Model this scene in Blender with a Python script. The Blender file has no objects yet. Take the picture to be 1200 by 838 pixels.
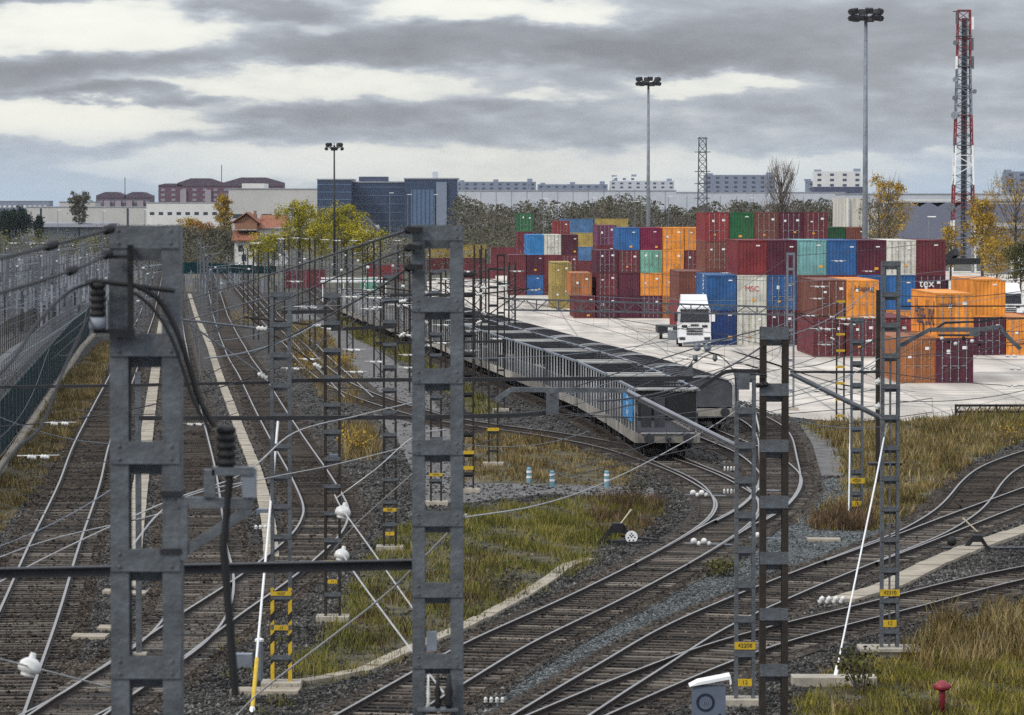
import bpy, math, random
import numpy as np
from mathutils import Vector, Matrix
random.seed(7)
rng = np.random.default_rng(7)
R = math.radians
S = bpy.context.scene
COL = S.collection

# ------------------------------------------------------------------ camera, sky, sun
F, CAMH, HOR = 4400.0, 11.5, 240.0            # focal length in photo pixels, eye height, horizon row (photo is 1200 x 838)
PHI = math.atan((419.0 - HOR) / F)
cd = bpy.data.cameras.new('camera'); cam = bpy.data.objects.new('camera', cd); COL.objects.link(cam)
cd.sensor_width = 36.0; cd.lens = F / 1200.0 * 36.0
cd.clip_start = 0.5; cd.clip_end = 20000
cam.location = (0, 0, CAMH); cam.rotation_euler = (math.pi / 2 - PHI, 0, 0)
cd.dof.use_dof = True; cd.dof.focus_distance = 190; cd.dof.aperture_fstop = 6.0
S.camera = cam

SUN_DIR = Vector((-0.62, -0.52, 0.66)).normalized()       # towards the sun
W = bpy.data.worlds.new('World'); S.world = W; W.use_nodes = True
nt = W.node_tree; nt.nodes.clear()
def N(t, tree, **kw):
    n = tree.nodes.new(t)
    for k, v in kw.items(): setattr(n, k, v)
    return n
def build_world():
    L = nt.links.new
    out = N('ShaderNodeOutputWorld', nt); bg = N('ShaderNodeBackground', nt); bg.inputs['Strength'].default_value = 0.1
    L(bg.outputs[0], out.inputs[0])
    sky = N('ShaderNodeTexSky', nt, sky_type='NISHITA'); sky.sun_disc = False
    sky.sun_elevation = math.asin(SUN_DIR.z); sky.sun_rotation = math.atan2(SUN_DIR.x, SUN_DIR.y)
    sky.air_density = 1.0; sky.dust_density = 1.5; sky.ozone_density = 1.0
    tc = N('ShaderNodeTexCoord', nt); sep = N('ShaderNodeSeparateXYZ', nt); L(tc.outputs['Generated'], sep.inputs[0])
    def M(op, a, b=None, c=None, clamp=False):
        n = N('ShaderNodeMath', nt, operation=op); n.use_clamp = clamp
        for i, x in enumerate((a, b, c)):
            if x is None: continue
            if isinstance(x, (int, float)): n.inputs[i].default_value = x
            else: L(x, n.inputs[i])
        return n.outputs[0]
    az = M('ARCTAN2', sep.outputs['X'], sep.outputs['Y']); el = M('ARCSINE', sep.outputs['Z'])
    u0 = M('MULTIPLY', az, 44.0); v0 = M('MULTIPLY', el, 44.0)           # hundreds of photo pixels from the heading / the horizon
    comb = N('ShaderNodeCombineXYZ', nt); L(u0, comb.inputs[0]); L(v0, comb.inputs[1])
    def noise(scale, sx, sy, detail=5, off=0):
        mp = N('ShaderNodeMapping', nt); L(comb.outputs[0], mp.inputs[0]); mp.inputs['Scale'].default_value = (sx, sy, 1); mp.inputs['Location'].default_value = (off, off * .7, off)
        n = N('ShaderNodeTexNoise', nt); n.inputs['Scale'].default_value = scale; n.inputs['Detail'].default_value = detail; n.inputs['Roughness'].default_value = 0.58
        L(mp.outputs[0], n.inputs[0]); return n
    w = noise(1.0, 0.7, 2.2, 6)
    ws = N('ShaderNodeSeparateXYZ', nt); L(w.outputs['Color'], ws.inputs[0])
    u = M('ADD', u0, M('MULTIPLY', M('SUBTRACT', ws.outputs[0], .5), 2.2))
    v = M('ADD', v0, M('MULTIPLY', M('SUBTRACT', ws.outputs[1], .5), 0.62))
    n1 = noise(1.0, 0.42, 2.0, 7, 3.7); n2 = noise(1.0, 1.5, 4.6, 8, 9.1)
    acc = M('ADD', M('MULTIPLY', M('SUBTRACT', n1.outputs['Fac'], .5), 1.0), M('MULTIPLY', M('SUBTRACT', n2.outputs['Fac'], .5), 1.0))
    # banks of cloud: (photo x, photo y, half width, half height, weight); + bright break, - dark bank
    banks = [(110, 40, 150, 24, 1.0), (330, 98, 190, 22, .95), (90, 138, 150, 22, 1.3), (560, 12, 140, 14, .8), (830, 97, 90, 11, .75),
             (640, 108, 60, 8, .5), (180, 8, 70, 8, .4), (270, 150, 30, 10, .4), (360, 34, 30, 8, .4), (1130, 185, 60, 5, .3),
             (560, 52, 260, 22, -.75), (90, 78, 170, 20, -.7), (1000, 50, 260, 40, -.45), (300, 12, 90, 10, -.5), (430, 130, 200, 14, -.4),
             (60, 6, 90, 9, -.55), (150, 112, 120, 9, -.95), (760, 70, 130, 16, -.35), (1000, 120, 250, 30, -.1), (560, 197, 380, 26, .62), (930, 205, 160, 20, .55), (270, 190, 180, 14, .4),
             (480, 160, 240, 14, -.15)]
    for x, y, hw, hh, wt in banks:
        du = M('DIVIDE', M('SUBTRACT', u, (x - 600) / 100), hw / 100); dv = M('DIVIDE', M('SUBTRACT', v, (HOR - y) / 100), hh / 100)
        q = M('ADD', M('MULTIPLY', du, du), M('MULTIPLY', dv, dv))
        g = M('POWER', 2.718, M('MULTIPLY', M('MULTIPLY', q, q), -0.6))
        acc = M('ADD', acc, M('MULTIPLY', g, wt))
    fac = M('ADD', M('MULTIPLY', acc, 0.46), 0.43, clamp=True)
    ramp = N('ShaderNodeValToRGB', nt); L(fac, ramp.inputs[0])
    e = ramp.color_ramp.elements
    e[0].position = 0.0; e[0].color = (.21, .22, .25, 1); e[1].position = 1.0; e[1].color = (.80, .80, .735, 1)
    for p, c in ((.25, (.28, .295, .33, 1)), (.42, (.37, .40, .445, 1)), (.54, (.48, .51, .54, 1)), (.64, (.66, .67, .64, 1)), (.76, (.735, .74, .69, 1))):
        x = e.new(p); x.color = c
    # clear blue low in the sky at both sides, seen under the cloud base
    side = M('MULTIPLY', M('ABSOLUTE', M('ADD', u0, .2)), 0.17, clamp=True)
    low = M('SUBTRACT', 1.0, M('MULTIPLY', v0, 1.05), clamp=True)
    clear = M('MULTIPLY', M('MULTIPLY', side, low), 1.05, clamp=True)
    blue = N('ShaderNodeMix', nt, data_type='RGBA'); L(clear, blue.inputs[0]); L(ramp.outputs[0], blue.inputs[6]); blue.inputs[7].default_value = (.47, .58, .71, 1)
    # an overcast sky is brighter overhead than at the horizon
    zen = M('ADD', 1.0, M('MULTIPLY', M('POWER', M('MAXIMUM', sep.outputs['Z'], 0.0), 0.8), 2.7))
    sc = N('ShaderNodeVectorMath', nt, operation='SCALE'); L(blue.outputs[2], sc.inputs[0]); L(M('MULTIPLY', zen, 8.5), sc.inputs['Scale'])
    mx = N('ShaderNodeMix', nt, data_type='RGBA'); mx.inputs[0].default_value = 0.93
    L(sky.outputs[0], mx.inputs[6]); L(sc.outputs[0], mx.inputs[7]); L(mx.outputs[2], bg.inputs[0])
build_world()
sl = bpy.data.lights.new('sun', 'SUN'); so = bpy.data.objects.new('sun', sl); COL.objects.link(so)
sl.energy = 1.5; sl.angle = R(10); sl.color = (1, .95, .87)
so.rotation_euler = (-SUN_DIR).to_track_quat('-Z', 'Y').to_euler(); so.location = (-60, -40, 80)
vs = S.view_settings; vs.view_transform = 'Standard'; vs.look = 'None'; vs.exposure = 0.27; vs.gamma = 1.0
S.cycles.use_denoising = False; S.cycles.denoiser = 'OPENIMAGEDENOISE'; S.cycles.denoising_input_passes = 'RGB_ALBEDO_NORMAL'; S.cycles.denoising_prefilter = 'ACCURATE'

# ------------------------------------------------------------------ photo row/column -> place in the world
FW = Vector((0, math.cos(PHI), -math.sin(PHI))); UP = Vector((0, math.sin(PHI), math.cos(PHI)))
def ray(px, py): return FW + Vector((1, 0, 0)) * ((px - 600) / F) + UP * ((419 - py) / F)
def P(px, py, Y):
    d = ray(px, py); return Vector((0, 0, CAMH)) + d * (Y / d.y)
def gz(Y):                                             # the ground falls 1.5 m between 300 and 430 m out
    return 0.0 if Y <= 300 else (-1.5 if Y >= 430 else -1.5 * (Y - 300) / 130)
def at(px, py, z=0.0):
    d = ray(px, py); Y = 100.0
    for _ in range(30):
        Y = d.y * (gz(Y) + z - CAMH) / d.z
        if Y < 0 or Y > 9000: Y = 9000
    return Vector((d.x / d.y * Y, Y, gz(Y) + z))
def px_m(Y): return F / Y
def XP(px, Y): return (px - 600) / F * Y

# ------------------------------------------------------------------ materials
MATS = {}
def mat(name, base, rough=.75, metal=0, var=.25, scale=3.0, bump=0, bscale=None, rnd=0, spec=.4, tint=None, stretch=None, rust=0):
    """plain or weathered surface: base colour, blotches (var/scale), optional second colour, bump, per-object variation"""
    if name in MATS: return MATS[name]
    m = bpy.data.materials.new(name); m.use_nodes = True; t = m.node_tree; L = t.links.new
    b = t.nodes['Principled BSDF']; b.inputs['Roughness'].default_value = rough; b.inputs['Metallic'].default_value = metal
    b.inputs['Specular IOR Level'].default_value = spec
    tc = N('ShaderNodeTexCoord', t); vec = tc.outputs['Object']
    if stretch:
        mp = N('ShaderNodeMapping', t); mp.inputs['Scale'].default_value = stretch; L(vec, mp.inputs[0]); vec = mp.outputs[0]
    nz = N('ShaderNodeTexNoise', t); nz.inputs['Scale'].default_value = scale; nz.inputs['Detail'].default_value = 6; nz.inputs['Roughness'].default_value = .65; L(vec, nz.inputs[0])
    rp = N('ShaderNodeValToRGB', t); L(nz.outputs['Fac'], rp.inputs[0])
    c0 = tuple(x * (1 - var) for x in base); c1 = tint if tint else tuple(min(1, x * (1 + var)) for x in base)
    rp.color_ramp.elements[0].position = .32; rp.color_ramp.elements[0].color = (*c0, 1); rp.color_ramp.elements[1].position = .68; rp.color_ramp.elements[1].color = (*c1, 1)
    col = rp.outputs[0]
    if rnd:
        oi = N('ShaderNodeObjectInfo', t); hs = N('ShaderNodeHueSaturation', t)
        mr = N('ShaderNodeMapRange', t); mr.inputs[3].default_value = 1 - rnd; mr.inputs[4].default_value = 1 + rnd; L(oi.outputs['Random'], mr.inputs[0])
        L(mr.outputs[0], hs.inputs['Value']); L(col, hs.inputs['Color']); col = hs.outputs[0]
    if rust:                                           # rust runs: narrow upright streaks and small blooms
        m2 = N('ShaderNodeMapping', t); m2.inputs['Scale'].default_value = (14, 14, 1.6); L(tc.outputs['Object'], m2.inputs[0]); r2 = N('ShaderNodeTexNoise', t); r2.inputs['Scale'].default_value = 1; r2.inputs['Detail'].default_value = 5; r2.inputs['Roughness'].default_value = .7; L(m2.outputs[0], r2.inputs[0])
        q = N('ShaderNodeMapRange', t); L(r2.outputs['Fac'], q.inputs[0]); q.inputs[1].default_value = .60; q.inputs[2].default_value = .76; q.inputs[3].default_value = 0; q.inputs[4].default_value = rust
        mx = N('ShaderNodeMix', t, data_type='RGBA'); L(q.outputs[0], mx.inputs[0]); L(col, mx.inputs[6]); mx.inputs[7].default_value = (.085, .048, .028, 1); col = mx.outputs[2]
    L(col, b.inputs['Base Color'])
    if bump:
        bn = N('ShaderNodeTexNoise', t); bn.inputs['Scale'].default_value = bscale or scale * 4; bn.inputs['Detail'].default_value = 4; L(vec, bn.inputs[0])
        bp = N('ShaderNodeBump', t); bp.inputs['Strength'].default_value = bump; bp.inputs['Distance'].default_value = .05; L(bn.outputs['Fac'], bp.inputs['Height']); L(bp.outputs[0], b.inputs['Normal'])
    MATS[name] = m; return m
def gravel(name, dark, light, fleck, sc=9.0, patch=.35, fl=.68):
    """loose stones: cells of differing grey with paler flecks, broad stains, strong bump"""
    m = bpy.data.materials.new(name); m.use_nodes = True; t = m.node_tree; L = t.links.new
    b = t.nodes['Principled BSDF']; b.inputs['Roughness'].default_value = .9; b.inputs['Specular IOR Level'].default_value = .2
    tc = N('ShaderNodeTexCoord', t)
    vo = N('ShaderNodeTexVoronoi', t); vo.inputs['Scale'].default_value = sc; L(tc.outputs['Object'], vo.inputs[0])
    sp = N('ShaderNodeSeparateColor', t); L(vo.outputs['Color'], sp.inputs[0])
    n1 = N('ShaderNodeTexNoise', t); n1.inputs['Scale'].default_value = .22; n1.inputs['Detail'].default_value = 7; n1.inputs['Roughness'].default_value = .7; L(tc.outputs['Object'], n1.inputs[0])
    r = N('ShaderNodeValToRGB', t); L(sp.outputs[0], r.inputs[0]); e = r.color_ramp.elements
    e[0].color = (*dark, 1); e[0].position = 0; e[1].color = (*fleck, 1); e[1].position = 1.0
    x = e.new(.45); x.color = (*light, 1); x = e.new(fl + .18); x.color = tuple(.6 * a + .4 * c for a, c in zip(light, fleck)) + (1,)
    mr = N('ShaderNodeMapRange', t); L(n1.outputs['Fac'], mr.inputs[0]); mr.inputs[1].default_value = .3; mr.inputs[2].default_value = .7; mr.inputs[3].default_value = 1 - patch; mr.inputs[4].default_value = 1 + patch
    hs = N('ShaderNodeHueSaturation', t); L(r.outputs[0], hs.inputs['Color']); L(mr.outputs[0], hs.inputs['Value']); L(hs.outputs[0], b.inputs['Base Color'])
    bp = N('ShaderNodeBump', t); bp.inputs['Strength'].default_value = .9; bp.inputs['Distance'].default_value = .06; L(vo.outputs['Distance'], bp.inputs['Height']); bp.invert = True; L(bp.outputs[0], b.inputs['Normal'])
    return m
def leafy(name, cols, rough=.85, sc=.35, trans=0):
    """plant matter: hue by tuft (stored 'tuft' value of each blade or leaf) and by patch"""
    m = bpy.data.materials.new(name); m.use_nodes = True; t = m.node_tree; L = t.links.new
    b = t.nodes['Principled BSDF']; b.inputs['Roughness'].default_value = rough; b.inputs['Specular IOR Level'].default_value = .15
    a = N('ShaderNodeAttribute', t, attribute_name='tuft'); tc = N('ShaderNodeTexCoord', t)
    nz = N('ShaderNodeTexNoise', t); nz.inputs['Scale'].default_value = sc; nz.inputs['Detail'].default_value = 3; L(tc.outputs['Object'], nz.inputs[0])
    ad = N('ShaderNodeMath', t, operation='MULTIPLY_ADD'); L(nz.outputs['Fac'], ad.inputs[0]); ad.inputs[1].default_value = 1.5; ad.inputs[2].default_value = -.5
    mixf = N('ShaderNodeMath', t, operation='MULTIPLY_ADD'); L(a.outputs['Fac'], mixf.inputs[0]); mixf.inputs[1].default_value = .55; sc2 = N('ShaderNodeMath', t, operation='MULTIPLY'); L(ad.outputs[0], sc2.inputs[0]); sc2.inputs[1].default_value = .5; L(sc2.outputs[0], mixf.inputs[2])
    r = N('ShaderNodeValToRGB', t); L(mixf.outputs[0], r.inputs[0]); e = r.color_ramp.elements
    e[0].color = (*cols[0], 1); e[0].position = .1; e[1].color = (*cols[-1], 1); e[1].position = .9
    for i, c in enumerate(cols[1:-1]): x = e.new(.1 + .8 * (i + 1) / (len(cols) - 1)); x.color = (*c, 1)
    L(r.outputs[0], b.inputs['Base Color'])
    MATS[name] = m; return m

# ------------------------------------------------------------------ mesh builder
class MB:
    def __init__(s): s.v = []; s.f = []; s.m = []; s.k = 0
    def mi(s, k): s.k = k; return s
    def add(s, vs, fs):
        o = len(s.v); s.v += [tuple(v) for v in vs]
        for f in fs: s.f.append(tuple(i + o for i in f)); s.m.append(s.k)
        return s
    def box(s, x0, x1, y0, y1, z0, z1):
        return s.add([(x0, y0, z0), (x1, y0, z0), (x1, y1, z0), (x0, y1, z0), (x0, y0, z1), (x1, y0, z1), (x1, y1, z1), (x0, y1, z1)],
                     [(0, 3, 2, 1), (4, 5, 6, 7), (0, 1, 5, 4), (1, 2, 6, 5), (2, 3, 7, 6), (3, 0, 4, 7)])
    def bar(s, p, q, w, h=None, roll=0):
        p, q = Vector(p), Vector(q); d = q - p
        if d.length < 1e-6: return s
        d.normalize(); h = h or w
        up = Vector((0, 0, 1)) if abs(d.z) < .95 else Vector((0, 1, 0))
        a = d.cross(up).normalized(); b = a.cross(d).normalized()
        if roll: a, b = a * math.cos(roll) + b * math.sin(roll), b * math.cos(roll) - a * math.sin(roll)
        a *= w / 2; b *= h / 2
        vs = [p - a - b, p + a - b, p + a + b, p - a + b, q - a - b, q + a - b, q + a + b, q - a + b]
        return s.add(vs, [(0, 1, 2, 3), (7, 6, 5, 4), (0, 4, 5, 1), (1, 5, 6, 2), (2, 6, 7, 3), (3, 7, 4, 0)])
    def tube(s, p, q, r, r2=None, n=6, cap=True):
        p, q = Vector(p), Vector(q); d = q - p
        if d.length < 1e-6: return s
        d.normalize(); r2 = r if r2 is None else r2
        a = d.orthogonal().normalized(); b = d.cross(a)
        vs = []
        for c, rr in ((p, r), (q, r2)):
            for i in range(n):
                t = 2 * math.pi * i / n; vs.append(c + (a * math.cos(t) + b * math.sin(t)) * rr)
        fs = [(i, (i + 1) % n, n + (i + 1) % n, n + i) for i in range(n)]
        if cap: fs += [tuple(range(n - 1, -1, -1)), tuple(range(n, 2 * n))]
        return s.add(vs, fs)
    def path(s, pts, r, n=5):
        pts = [Vector(p) for p in pts]; vs = []; m = len(pts)
        for i, p in enumerate(pts):
            d = (pts[min(i + 1, m - 1)] - pts[max(i - 1, 0)]).normalized()
            up = Vector((0, 0, 1)) if abs(d.z) < .9 else Vector((1, 0, 0))
            a = d.cross(up).normalized(); b = a.cross(d)
            for k in range(n):
                t = 2 * math.pi * k / n; vs.append(p + (a * math.cos(t) + b * math.sin(t)) * r)
        fs = [(i * n + k, i * n + (k + 1) % n, (i + 1) * n + (k + 1) % n, (i + 1) * n + k) for i in range(m - 1) for k in range(n)]
        fs += [tuple(range(n - 1, -1, -1)), tuple(range((m - 1) * n, m * n))]
        return s.add(vs, fs)
    def lathe(s, base, prof, axis=(0, 0, 1), n=12):
        """prof: (distance along the axis, radius)"""
        base = Vector(base); d = Vector(axis).normalized(); a = d.orthogonal().normalized(); b = d.cross(a); vs = []
        for h, r in prof:
            for i in range(n):
                t = 2 * math.pi * i / n; vs.append(base + d * h + (a * math.cos(t) + b * math.sin(t)) * max(r, 1e-4))
        m = len(prof)
        fs = [(j * n + i, j * n + (i + 1) % n, (j + 1) * n + (i + 1) % n, (j + 1) * n + i) for j in range(m - 1) for i in range(n)]
        fs += [tuple(range(n - 1, -1, -1)), tuple(range((m - 1) * n, m * n))]
        return s.add(vs, fs)
    def ball(s, c, r, n=10, sz=1.0):
        k = 6; return s.lathe(Vector(c) - Vector((0, 0, r * sz)), [(r * sz * (1 - math.cos(math.pi * i / k)), r * math.sin(math.pi * i / k)) for i in range(k + 1)], n=n)
    def prism(s, poly, y0, y1):
        """poly in x,z; extruded along y"""
        n = len(poly); vs = [(x, y0, z) for x, z in poly] + [(x, y1, z) for x, z in poly]
        return s.add(vs, [tuple(range(n)), tuple(range(2 * n - 1, n - 1, -1))] + [(i, n + i, n + (i + 1) % n, (i + 1) % n) for i in range(n)])
    def slab(s, poly, z0, z1):
        n = len(poly); vs = [(p[0], p[1], z0) for p in poly] + [(p[0], p[1], z1) for p in poly]
        return s.add(vs, [tuple(range(n - 1, -1, -1)), tuple(range(n, 2 * n))] + [(i, (i + 1) % n, n + (i + 1) % n, n + i) for i in range(n)])
    def mesh(s, name, mats, smooth=False, off=None):
        me = bpy.data.meshes.new(name)
        v = s.v if off is None else [(a - off[0], b - off[1], c - off[2]) for a, b, c in s.v]
        me.from_pydata(v, [], s.f)
        for m in (mats if isinstance(mats, (list, tuple)) else [mats]): me.materials.append(m)
        me.polygons.foreach_set('material_index', s.m)
        if smooth: me.polygons.foreach_set('use_smooth', [True] * len(s.f))
        me.update(); return me
    def build(s, name, mats, parent=None, smooth=False, world=False):
        """world: the points were given in world space, the parent stands unrotated"""
        off = None
        if world and parent is not None:
            off = Vector(parent.location); pp = parent.parent
            while pp: off += pp.location; pp = pp.parent
        elif parent is None and world:
            c = np.array(s.v); off = Vector(((c[:, 0].min() + c[:, 0].max()) / 2, (c[:, 1].min() + c[:, 1].max()) / 2, c[:, 2].min()))
        o = bpy.data.objects.new(name, s.mesh(name, mats, smooth, off)); COL.objects.link(o)
        if parent is not None: o.parent = parent
        elif off is not None: o.location = off
        return o
def inst(name, mesh, parent=None, loc=(0, 0, 0), rz=0, m=None, scale=None):
    o = bpy.data.objects.new(name, mesh); COL.objects.link(o); o.location = loc; o.rotation_euler = (0, 0, rz)
    if scale: o.scale = scale
    if parent is not None: o.parent = parent
    if m is not None: o.material_slots[0].link = 'OBJECT'; o.material_slots[0].material = m
    return o
def tag(o, label=None, cat=None, group=None, kind=None):
    if label: o['label'] = label
    if cat: o['category'] = cat
    if group: o['group'] = group
    if kind: o['kind'] = kind
    return o
def thing(name, label, cat, loc=(0, 0, 0), rz=0, group=None):
    o = bpy.data.objects.new(name, None); COL.objects.link(o); o.location = loc; o.rotation_euler = (0, 0, rz); o.empty_display_size = .2
    return tag(o, label, cat, group)
def copy_tree(o, parent=None):
    c = o.copy(); COL.objects.link(c); c.parent = parent
    for ch in list(o.children): copy_tree(ch, c)
    return c
def text_mesh(txt, size, m, thick=.004):
    cu = bpy.data.curves.new('txt', 'FONT'); cu.body = txt; cu.size = size; cu.align_x = 'CENTER'; cu.align_y = 'CENTER'; cu.extrude = thick
    o = bpy.data.objects.new('txt', cu); COL.objects.link(o)
    me = bpy.data.meshes.new_from_object(o.evaluated_get(bpy.context.evaluated_depsgraph_get()))
    bpy.data.objects.remove(o); bpy.data.curves.remove(cu)
    me.materials.clear(); me.materials.append(m); return me

# ------------------------------------------------------------------ palette
m_galv = mat('galvanised steel', (.112, .122, .133), .5, .3, .34, 4.5, bump=.2, rust=.7)
m_galv_far = mat('weathered galvanised steel', (.19, .21, .24), .6, .2, .25, 2.0)
m_dark = mat('dark painted steel', (.025, .025, .028), .6, .2, .3, 3)
m_rusty = mat('rusty dark steel', (.027, .021, .016), .8, .1, .4, 4)
m_railhead = mat('worn rail head', (.30, .285, .27), .45, .6, .12, 1.5)
m_railbody = mat('rusted rail side', (.032, .022, .017), .85, .1, .35, 3)
m_wire = mat('oxidised wire', (.045, .045, .05), .6, .3, .2, 2)
m_wire_pale = mat('bare aluminium cable', (.42, .41, .40), .5, .3, .2, 2)
m_white = mat('white paint', (.78, .78, .77), .5, 0, .08, 2)
m_porc = mat('glazed porcelain', (.64, .63, .60), .3, 0, .3, 5)
m_black = mat('black rubber', (.012, .012, .013), .7, 0, .3, 3)
m_yellow = mat('yellow enamel', (.55, .36, .02), .5, 0, .2, 6)
m_blacktxt = mat('black lettering', (.015, .015, .015), .6, 0, .1, 3)
m_conc = mat('weathered concrete', (.36, .32, .26), .9, 0, .25, 1.8, bump=.3)
m_glass = mat('dark window glass', (.02, .025, .035), .12, 0, .2, 1, spec=.8)
# ------------------------------------------------------------------ the ground
import bmesh
g_ballast = gravel('track ballast', (.005, .0048, .0045), (.033, .030, .027), (.13, .12, .11), 9.0, .5)
g_bed = gravel('rusty ballast', (.005, .004, .003), (.036, .029, .022), (.13, .10, .078), 9.0, .5)
g_fine = gravel('blue grey chippings', (.022, .025, .026), (.075, .082, .082), (.24, .25, .245), 12.0, .25)
g_light = gravel('pale chippings', (.05, .05, .048), (.15, .15, .14), (.42, .41, .39), 12.0, .3)
g_asph = mat('grey service road asphalt', (.115, .108, .103), .95, 0, .45, 1.3, bump=.4, bscale=8)
g_soil = mat('weedy soil', (.034, .030, .016), .95, 0, .5, .9, tint=(.115, .096, .045), bump=.6, bscale=5)
g_field = mat('far ground', (.055, .052, .035), .95, 0, .4, .02, tint=(.10, .09, .055))
def concrete_yard():
    m = bpy.data.materials.new('yard concrete'); m.use_nodes = True; t = m.node_tree; L = t.links.new
    b = t.nodes['Principled BSDF']; b.inputs['Roughness'].default_value = .85
    tc = N('ShaderNodeTexCoord', t)
    br = N('ShaderNodeTexBrick', t); br.offset = 0; L(tc.outputs['Object'], br.inputs[0])
    br.inputs['Scale'].default_value = 1.0; br.inputs['Brick Width'].default_value = 6; br.inputs['Row Height'].default_value = 9; br.inputs['Mortar Size'].default_value = .09
    br.inputs['Color1'].default_value = (.56, .495, .42, 1); br.inputs['Color2'].default_value = (.65, .58, .50, 1); br.inputs['Mortar'].default_value = (.34, .31, .28, 1)
    mp = N('ShaderNodeMapping', t); mp.inputs['Scale'].default_value = (.35, .02, 1); L(tc.outputs['Object'], mp.inputs[0])
    n1 = N('ShaderNodeTexNoise', t); n1.inputs['Scale'].default_value = 1.0; n1.inputs['Detail'].default_value = 7; L(mp.outputs[0], n1.inputs[0])
    n2 = N('ShaderNodeTexNoise', t); n2.inputs['Scale'].default_value = .12; n2.inputs['Detail'].default_value = 6; L(tc.outputs['Object'], n2.inputs[0])
    mu = N('ShaderNodeMath', t, operation='ADD'); L(n1.outputs['Fac'], mu.inputs[0]); L(n2.outputs['Fac'], mu.inputs[1])
    r = N('ShaderNodeMapRange', t); L(mu.outputs[0], r.inputs[0]); r.inputs[1].default_value = .7; r.inputs[2].default_value = 1.3; r.inputs[3].default_value = .48; r.inputs[4].default_value = 1.15
    hs = N('ShaderNodeHueSaturation', t); L(br.outputs['Color'], hs.inputs['Color']); L(r.outputs[0], hs.inputs['Value']); L(hs.outputs[0], b.inputs['Base Color'])
    return m
g_yard = concrete_yard()
def sheet(name, poly, m, z, world=False, kind='structure'):
    pts = [Vector(p) for p in poly] if world else [at(*p) for p in poly]
    bm = bmesh.new(); bm.faces.new([bm.verts.new((p.x, p.y, 0)) for p in pts])
    for Y in (300, 430):
        bmesh.ops.bisect_plane(bm, geom=bm.verts[:] + bm.edges[:] + bm.faces[:], plane_co=(0, Y, 0), plane_no=(0, 1, 0))
    bmesh.ops.triangulate(bm, faces=[f for f in bm.faces if len(f.verts) > 4])
    for v in bm.verts: v.co.z = gz(v.co.y) + z
    bmesh.ops.recalc_face_normals(bm, faces=bm.faces[:])
    if sum(f.normal.z for f in bm.faces) < 0: bmesh.ops.reverse_faces(bm, faces=bm.faces[:])
    me = bpy.data.meshes.new(name); bm.to_mesh(me); bm.free(); me.materials.append(m)
    o = bpy.data.objects.new(name, me); COL.objects.link(o)
    if kind: o['kind'] = kind
    return o
sheet('ground', [(-7000, -60), (7000, -60), (7000, 9500), (-7000, 9500)] and [(-7000, -60, 0), (7000, -60, 0), (7000, 9500, 0), (-7000, 9500, 0)], g_ballast, 0, True)
sheet('field', [(-6500, 560, 0), (6500, 560, 0), (6500, 9400, 0), (-6500, 9400, 0)], g_field, .004, True)
sheet('depot_yard', [(-20, 470), (100, 372), (132, 340), (200, 300), (200, 289), (-60, 289), (-60, 470)], mat('pale depot hardstanding', (.10, .10, .10), .9, 0, .4, .3, bump=.3, bscale=6), .013)
sheet('container_yard', [(505, 368), (560, 377), (600, 394), (700, 418), (815, 452), (868, 470), (905, 486), (945, 491), (1010, 497), (1330, 480), (1420, 330), (1250, 318), (600, 318), (500, 330)], g_yard, .012)
# tyre marks worn into the yard
g_tyre = mat('tyre darkened concrete', (.36, .33, .285), .85, 0, .3, .6)
for pts in ([(640, 398), (760, 410), (900, 436), (1010, 470), (1120, 478)], [(600, 384), (740, 392), (860, 416), (960, 452), (1080, 464)], [(700, 414), (830, 425), (1000, 440), (1260, 436)], [(620, 376), (760, 383), (900, 420), (1040, 462), (1260, 470)], [(900, 470), (1000, 456), (1150, 460), (1280, 452)], [(560, 374), (680, 381), (780, 386), (800, 412), (900, 428)]):
    for off_ in (-1.0, 1.0):
        q = [at(*p) for p in pts]; n_ = []
        for i in range(len(q) - 1):
            for k in range(8): n_.append(q[i].lerp(q[i + 1], k / 8))
        for _ in range(6): n_ = [n_[0]] + [n_[i] * .5 + (n_[i - 1] + n_[i + 1]) * .25 for i in range(1, len(n_) - 1)] + [n_[-1]]
        L_, R_ = [], []
        for i, p in enumerate(n_):
            t = n_[min(i + 1, len(n_) - 1)] - n_[max(i - 1, 0)]; t.z = 0; t.normalize(); u = Vector((t.y, -t.x, 0)); L_.append(p + u * (off_ - .22)); R_.append(p + u * (off_ + .22))
        me = bpy.data.meshes.new('tyre_mark'); k = len(L_); me.from_pydata([(p.x, p.y, gz(p.y) + .018) for p in L_ + R_], [], [(i, k + i, k + i + 1, i + 1) for i in range(k - 1)]); me.materials.append(g_tyre)
        o_ = bpy.data.objects.new('tyre_mark', me); COL.objects.link(o_); o_['kind'] = 'structure'
# service road and paths
sheet('service_road', [(330, 366), (362, 364), (398, 384), (440, 408), (486, 440), (520, 486), (548, 540), (560, 566), (765, 571), (768, 583), (640, 579), (548, 590), (500, 588), (468, 520), (424, 470), (384, 414)], g_asph, .008)
sheet('yard_path', [(938, 498), (962, 499), (984, 530), (988, 558), (957, 558), (955, 530)], g_asph, .016)
sheet('fine_gravel_patch', [(560, 845), (610, 800), (720, 734), (800, 690), (866, 661), (905, 668), (800, 722), (706, 768), (640, 806), (596, 838)], g_fine, .006)
sheet('loose_gravel_patch', [(945, 562), (1002, 560), (1012, 600), (950, 600), (948, 618), (1075, 622), (1010, 640), (900, 672), (868, 662), (920, 615), (945, 590)], g_fine, .007)
sheet('pale_gravel_patch', [(1045, 690), (1080, 672), (1130, 665), (1175, 672), (1120, 682)], g_light, .007)
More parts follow.
